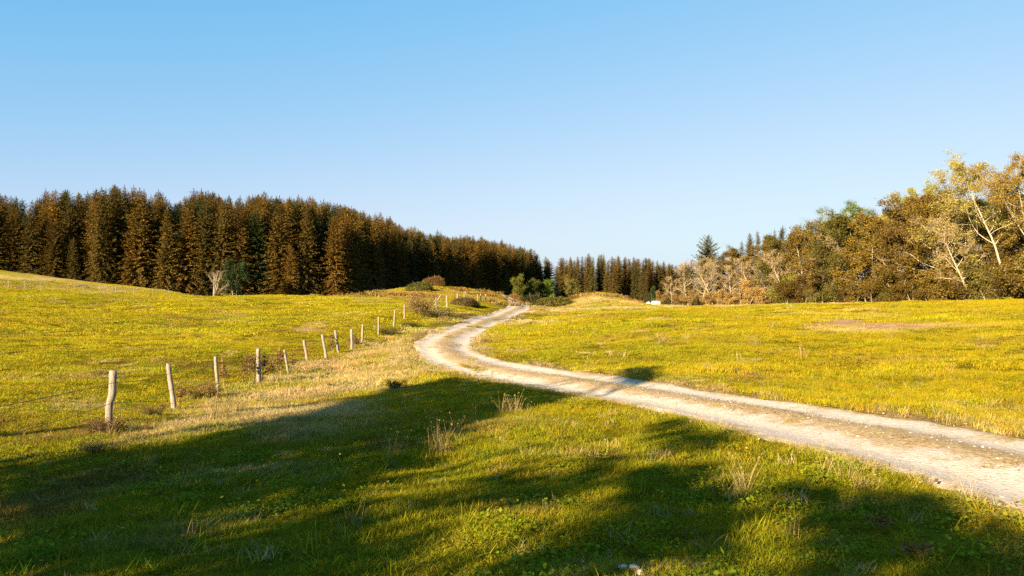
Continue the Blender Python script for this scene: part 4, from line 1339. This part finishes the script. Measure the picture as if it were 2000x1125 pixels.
# ------------------------------------------------------------------ dead dock stalks by the fence, dry grass clumps
def dock_mesh(seed, h=1.0):
    q_ = np.random.default_rng(seed)
    z = np.linspace(-.03, h, 8)
    pts = np.stack([np.cumsum(q_.normal(0, .008, 8)), np.cumsum(q_.normal(0, .008, 8)), z], 1)
    segs = [(pts, np.linspace(.008, .004, 8))]
    Cs = []
    for k_ in range(9):
        f = q_.uniform(.35, .9); p = pts[int(f * 7)]
        a = q_.uniform(0, 6.28); ln = q_.uniform(.08, .22) * h
        e_ = p + np.array([math.cos(a) * ln * .5, math.sin(a) * ln * .5, ln])
        segs.append((np.array([p, (p + e_) / 2 + q_.normal(0, .01, 3), e_]), np.array([.004, .003, .002])))
        Cs.append(p + (e_ - p) * q_.uniform(.2, 1, (22, 1)) + q_.normal(0, .012, (22, 3)))
    for f in np.linspace(.55, 1, 24):
        Cs.append(pts[int(f * 7)] + q_.normal(0, .014, (5, 3)))
    tv, tq_ = tubes(segs, 4)
    Cc = np.concatenate(Cs); Dd = unit(q_.normal(0, 1, Cc.shape)); S_r = unit(np.cross(Dd, q_.normal(0, 1, Cc.shape)))
    Vv, Q = cards(Cc, Dd, S_r, q_.uniform(.02, .04, len(Cc)), q_.uniform(.014, .026, len(Cc)))
    return new_mesh('stalk', tv, quads=tq_), new_mesh('seed_head', Vv, quads=Q)
DOCK = [dock_mesh(900 + i) for i in range(3)]
docks = [(440, 764, 1.0), (473, 755, .9), (487, 752, 1.05), (495, 750, .95), (513, 748, 1.0), (522, 746, .8), (531, 744, .7), (541, 742, 1.0), (548, 740, 1.1), (575, 728, .8), (646, 690, .9), (650, 688, 1.1), (693, 676, .8), (352, 790, .45)]
q = np.random.default_rng(8)
for n_, (px, py, s) in enumerate(docks):
    g_ = cast(px, py, base_z)
    plant('dock_stalk', DOCK[n_ % 3], g_, (2.1, 2.1, s * 1.05), q.uniform(0, 6.28), 'rust brown dead dock stalk standing on the fence line, %s from left' % ORD[n_], 'weed', 'dead dock stalks along the fence', M_TWIG, M_LEAF, (.14, .075, .028), (q.normal(0, .06), q.normal(0, .06)), ('stalk', 'seed_head'), .02)

M_STRAW = foliage_mat('straw', .2, .4, (.28, .20, .08))
def clump(n_, h0, h1, rad, seed, w=.005, splay=.35):
    return tuft(n_, rad, h0, h1, w, .35, np.random.default_rng(seed), 4, splay, w * .9)
clumps = [(430, 818, .55, .28, 90, 'tall pale straw grass clump below the third fence post'), (458, 808, .5, .22, 60, 'pale straw tuft right of the tall straw clump by the fence'),
          (768, 893, .34, .14, 34, 'upright dry grass tuft standing in shade left of centre'), (862, 885, .42, .16, 44, 'taller dry grass tuft on the shadow edge near centre'),
          (1000, 812, .42, .25, 60, 'brownish dry grass patch on lit edge below the track bend'), (1452, 972, .42, .10, 26, 'brown dry stalks standing in front of the track verge'),
          (1425, 985, .26, .12, 22, 'bent dry stems left of the brown stalks'), (1545, 1048, .28, .08, 10, 'few straw stems leaning in the shaded foreground right'),
          (1650, 940, .30, .3, 60, 'dry verge tuft catching light at the shadow edge right'), (640, 760, .4, .4, 90, 'wide pale straw patch on the verge below fence'),
          (545, 800, .4, .3, 70, 'straw grass patch on verge above the shadow edge'), (245, 870, .3, .2, 40, 'small straw tuft right of the nearest post foot'),
          (1010, 690, .4, .6, 90, 'pale seed grass patch on inner side of the bend'), (690, 1040, .25, .1, 14, 'thin dry stems at the lit patch in left foreground')]
for n_, (px, py, h, rad, num, lab) in enumerate(clumps):
    g_ = cast(px, py, base_z)
    o = link('dry_grass_clump', clump(int(num * 1.5), h * .4, h * 1.05, rad, 950 + n_, .0022 + .00022 * g_[1]), M_STRAW)
    o.location = (g_[0], g_[1], ground_at(*g_) - .01)
    tag(o, lab, 'dry grass')

# ------------------------------------------------------------------ stones, bale, dead leaves
m, nt, ns, ls, out = mat_new('limestone')
tc = ns.new('ShaderNodeTexCoord'); n_n = noise(ns, ls, tc.outputs['Object'], 30, 6, .7)
r = ramp(ns, [(.3, (.26, .20, .14)), (.65, (.52, .42, .32))]); ls.new(n_n, r.inputs[0])
d = ns.new('ShaderNodeBsdfDiffuse'); ls.new(r.outputs[0], d.inputs[0]); ls.new(d.outputs[0], out.inputs[0])
M_STONE = m
def rock(seed, sub=3):
    import bmesh
    q_ = np.random.default_rng(seed)
    bm_ = bmesh.new(); bmesh.ops.create_icosphere(bm_, subdivisions=sub, radius=1)
    pl = unit(q_.normal(0, 1, (9, 3))); dd_ = q_.uniform(.6, .85, 9)
    for vv in bm_.verts:
        c_ = np.array(vv.co)
        for n__, d__ in zip(pl, dd_):
            k_ = c_ @ n__ - d__
            if k_ > 0: c_ = c_ - n__ * k_ * .9
        vv.co = Vector(c_ * (1 + .03 * q_.normal()))
    me_ = bpy.data.meshes.new('stone'); bm_.to_mesh(me_); bm_.free()
    return me_
for px, py, s, lab in [(1240, 1116, .034, 'pale angular stone in the bare patch at bottom of view'), (1216, 1116, .026, 'greyish stone left of the pale angular stone'), (1249, 1124, .028, 'small pale stone half hidden below the angular stone')]:
    g_ = cast(px, py, base_z)
    o = link('stone', rock(px), M_STONE); o.location = (g_[0], g_[1], ground_at(*g_) + s * .55); o.scale = (s * 1.2, s, s * .8); o.rotation_euler = (.2, .1, px)
    tag(o, lab, 'stone', 'stones in the bare patch')

m, nt, ns, ls, out = mat_new('white_wrap')
tc = ns.new('ShaderNodeTexCoord'); n_n = noise(ns, ls, tc.outputs['Object'], 5, 5, .6)
b = ns.new('ShaderNodeBsdfPrincipled'); b.inputs['Roughness'].default_value = .45
rw = ramp(ns, [(.38, (.30, .29, .25)), (.52, (.72, .71, .66))]); ls.new(n_n, rw.inputs[0]); ls.new(rw.outputs[0], b.inputs['Base Color'])
bp = ns.new('ShaderNodeBump'); bp.inputs['Strength'].default_value = .4; bp.inputs['Distance'].default_value = .05; ls.new(n_n, bp.inputs['Height']); ls.new(bp.outputs[0], b.inputs['Normal'])
ls.new(b.outputs[0], out.inputs[0]); M_WRAP = m
def bale_mesh(r, ln, seed):
    """wrapped round bale on its side: bulging flanks, soft shoulders, dished ends"""
    q_ = np.random.default_rng(seed)
    prof = [(0, .0), (.0, .55), (.02, .82), (.09, .95), (.25, 1.0), (.5, 1.015), (.75, 1.0), (.91, .95), (.98, .82), (1.0, .55), (1.0, 0)]
    sd = 28; Vv = []
    for (a, rr_) in prof:
        for k_ in range(sd):
            t = k_ / sd * 6.2832
            w_ = 1 + .018 * q_.normal()
            zf = rr_ * r * w_ * math.sin(t); zf = max(zf, -.86 * r)
            Vv.append(((a - .5) * ln, rr_ * r * w_ * math.cos(t), zf + .86 * r))
    id_ = np.arange(len(prof) * sd).reshape(len(prof), sd); nx = np.roll(id_, -1, 1)
    Q = np.stack([id_[:-1].ravel(), nx[:-1].ravel(), nx[1:].ravel(), id_[1:].ravel()], 1)
    return new_mesh('bale', np.array(Vv), quads=Q, smooth=True)
for px, d, r, ln, rz, lab, topy in [(1281, 128, .47, 1.4, .12, 'white wrapped bale at left end of the bare trees', 590), (1267, 136, .4, .9, 1.2, 'smaller greyish bale half hidden left of the white bale', 589)]:
    x = (px - 1000) / F * d
    o = link('wrapped_bale', bale_mesh(r, ln, px), M_WRAP)
    o.location = (x, d, ground_at(x, d) - .03); o.rotation_euler = (0, 0, rz)
    tag(o, lab, 'bale', 'bales by the right wood')
    print('bale top', px, HOR - (o.location.z + 1.86 * r - EYE) / d * F, 'want', topy)

M_DEAD = foliage_mat('dead_leaf', .1, .5, (.13, .065, .03))
def leaf_pile(seed, w, h, n_):
    q_ = np.random.default_rng(seed)
    Cc = q_.normal(0, 1, (n_, 3)) * np.array([w, w * .7, h * .4]); Cc[:, 2] = np.abs(Cc[:, 2]) + .01
    Dd = unit(q_.normal(0, 1, (n_, 3)) * np.array([1, 1, .5])); S_r = unit(np.cross(Dd, q_.normal(0, .5, (n_, 3)) + np.array([0, 0, 1])))
    L_ = q_.uniform(.02, .05, n_)
    Vv, Q = cards(Cc, Dd, S_r, L_, L_ * .55)
    return new_mesh('dead_leaves', Vv, quads=Q)
for px, py, w, lab in [(1785, 1085, .07, 'brown heap of withered leaves in shaded grass lower right'), (1720, 1040, .05, 'small reddish withered leaf patch in shaded grass right')]:
    g_ = cast(px, py, base_z)
    o = link('withered_leaves', leaf_pile(px, w, .08, 90), M_DEAD); o.location = (g_[0], g_[1], ground_at(*g_) + .04)
    tag(o, lab, 'leaves')
# single fallen leaves dotted over the near grass
q = np.random.default_rng(99)
fx, fy, _q = field(3.5, 11, .9, 71)
_, e = road_dist(fx, fy); fx, fy = fx[e > .3], fy[e > .3]
n_ = len(fx)
Cc = np.stack([fx, fy, ground_z(fx, fy) + q.uniform(.05, .12, n_)], 1)
Dd = unit(q.normal(0, 1, (n_, 3)) * np.array([1, 1, .4])); S_r = unit(np.cross(Dd, np.array([0, 0, 1.]) + q.normal(0, .3, (n_, 3))))
Vv, Q = cards(Cc, Dd, S_r, np.full(n_, .035), np.full(n_, .024))
tag(link('fallen_leaves', new_mesh('fallen_leaves', Vv, quads=Q), foliage_mat('fallen_leaf', .2, .4, (.42, .24, .06))), 'scattered tan fallen leaves dotted through the near grass', 'leaves', kind='stuff')

# ------------------------------------------------------------------ trees behind the viewpoint whose shadows lie across the foreground
SHADE = [
    [(-60, 920), (0, 905), (80, 892), (200, 882), (330, 868), (430, 848), (520, 825), (640, 800), (700, 780), (770, 757), (850, 744), (900, 737), (960, 747), (1040, 754), (1095, 766), (1080, 785), (1000, 800), (960, 815), (930, 830), (870, 850), (850, 880), (820, 905), (760, 925), (700, 945), (670, 965), (690, 985), (740, 990), (780, 1010), (750, 1030), (745, 1070), (800, 1140), (-60, 1140)],
    [(870, 990), (900, 950), (940, 925), (1000, 915), (1060, 925), (1100, 940), (1130, 920), (1160, 900), (1220, 885), (1230, 895), (1180, 930), (1150, 950), (1130, 965), (1080, 975), (1000, 985)],
    [(950, 1140), (1060, 1070), (1130, 1035), (1200, 1000), (1215, 940), (1250, 920), (1300, 905), (1370, 905), (1400, 940), (1440, 960), (1440, 1020), (1450, 1070), (1430, 1140)],
    [(1280, 825), (1330, 822), (1400, 850), (1440, 862), (1400, 870), (1350, 890), (1300, 870)],
    [(1510, 960), (1560, 938), (1600, 950), (1660, 985), (1700, 975), (1750, 950), (1800, 965), (1850, 1000), (1950, 1050), (2060, 1075), (2060, 1140), (1560, 1140), (1580, 1090), (1600, 1050), (1570, 1010), (1530, 985)],
    [(1190, 740), (1240, 718), (1290, 718), (1290, 740), (1230, 748)],
]
def shrink(poly, k):
    a = np.array(poly, float); c_ = a.mean(0)
    return c_ + (a - c_) * k
SHADE = [SHADE[0]] + [shrink(p_, .94) for p_ in SHADE[1:]]
HOLES = [[(350, 1058), (410, 1000), (520, 962), (620, 966), (600, 1010), (490, 1045), (380, 1070)], [(1185, 1098), (1290, 1085), (1420, 1105), (1400, 1141), (1190, 1141)]]
def inside(poly, x, y):
    poly = np.array(poly, float); r_ = np.zeros(len(x), bool); j = len(poly) - 1
    for i in range(len(poly)):
        xi, yi = poly[i]; xj, yj = poly[j]
        c_ = ((yi > y) != (yj > y)) & (x < (xj - xi) * (y - yi) / (yj - yi + 1e-12) + xi)
        r_ ^= c_; j = i
    return r_
q = np.random.default_rng(1234)
fwd = np.array([math.sin(SUN_A), math.cos(SUN_A)]); lat = np.array([math.cos(SUN_A), -math.sin(SUN_A)])
# candidate ground points under the foreground, on an even grid
gx, gy = np.meshgrid(np.arange(-14, 9, .22), np.arange(3.2, 34, .22)); gx = gx.ravel(); gy = gy.ravel()
gx = gx + q.uniform(-.1, .1, len(gx)); gy = gy + q.uniform(-.1, .1, len(gy))
gz = base_z(gx, gy) + .05
ppx = 1000 + F * gx / gy; ppy = HOR - F * (gz - EYE) / gy
sel = np.zeros(len(gx), bool)
for p_ in SHADE: sel |= inside(p_, ppx, ppy)
for p_ in HOLES: sel &= ~inside(p_, ppx, ppy)
for dl in (-.08, .08):            # the edge of a crown is thin: leave out what only just shades
    ex_, ey_ = gx + fwd[0] * dl, gy + fwd[1] * dl; ez_ = base_z(ex_, ey_) + .05
    epx, epy = 1000 + F * ex_ / ey_, HOR - F * (ez_ - EYE) / ey_
    s2 = np.zeros(len(gx), bool)
    for p_ in SHADE: s2 |= inside(p_, epx, epy)
    sel &= s2
gx, gy, gz = gx[sel], gy[sel], gz[sel]
S0 = -11.0
s_c = gx * fwd[0] + gy * fwd[1]; u_c = gx * lat[0] + gy * lat[1]
dep = S0 + q.normal(0, .8, len(gx))
hh_ = gz + (s_c - dep) * math.tan(SUN_E)
# crown below what shades the view: keeps the trees whole
nlow = 2600
u2 = q.uniform(u_c.min(), 3, nlow); d2 = S0 + q.normal(0, 1.0, nlow); h2 = q.uniform(2.0, hh_.min() - .5, nlow)
U_ = np.concatenate([u_c, u2]); D_ = np.concatenate([dep, d2]); H_ = np.concatenate([hh_, h2])
XC = U_ * lat[0] + D_ * fwd[0]; YC = U_ * lat[1] + D_ * fwd[1]
cuts = np.array([-20, -14.2, -10.6, -7.2, -4.0, -1.2, 6])
names_sh = ['leafmost', 'second', 'third', 'fourth', 'fifth', 'sixth']
for t in range(len(cuts) - 1):
    k = (U_ >= cuts[t]) & (U_ < cuts[t + 1])
    if k.sum() < 10: continue
    pc = np.stack([XC[k], YC[k], H_[k]], 1)
    uc = U_[k].mean(); bx_, by_ = uc * lat + S0 * fwd
    bz_ = ground_at(bx_, by_)
    root = empty('shade_tree', (bx_, by_, bz_ - .1))
    tag(root, 'tall leafy tree behind the viewpoint shading the foreground, %s in its row' % ORD[t], 'tree', 'trees behind the viewpoint')
    pc = pc - np.array([bx_, by_, bz_ - .1])
    top = np.percentile(pc[:, 2], 97)
    segs = [(np.array([[0, 0, -.2], [.05, 0, top * .3], [0, .05, top * .6], [0, 0, top]]), np.array([.24, .2, .13, .03]))]
    for i in q.choice(len(pc), min(60, len(pc)), replace=False):
        e_ = pc[i]; z0 = max(1.2, e_[2] - np.hypot(e_[0], e_[1]) * 1.1 - .5); z0 = min(z0, top * .95)
        segs.append((np.array([[0, 0, z0], [e_[0] * .5, e_[1] * .5, z0 + (e_[2] - z0) * .4], e_]), np.array([.07, .04, .012])))
    tv, tq_ = tubes(segs, 6)
    link('trunk', new_mesh('trunk', tv, quads=tq_, smooth=True), M_BARK_DARK, root)
    rep = 8
    Cc = np.repeat(pc, rep, 0) + q.normal(0, .07, (len(pc) * rep, 3)) * 1.0
    Dd = unit(q.normal(0, 1, Cc.shape)); S_r = unit(np.cross(Dd, q.normal(0, 1, Cc.shape)))
    L_ = q.uniform(.16, .30, len(Cc))
    Vv, Q = cards(Cc, Dd, S_r, L_, L_ * .6)
    f = link('crown', new_mesh('crown', Vv, quads=Q), M_LEAF, root); f.color = (.07, .08, .018, 1)
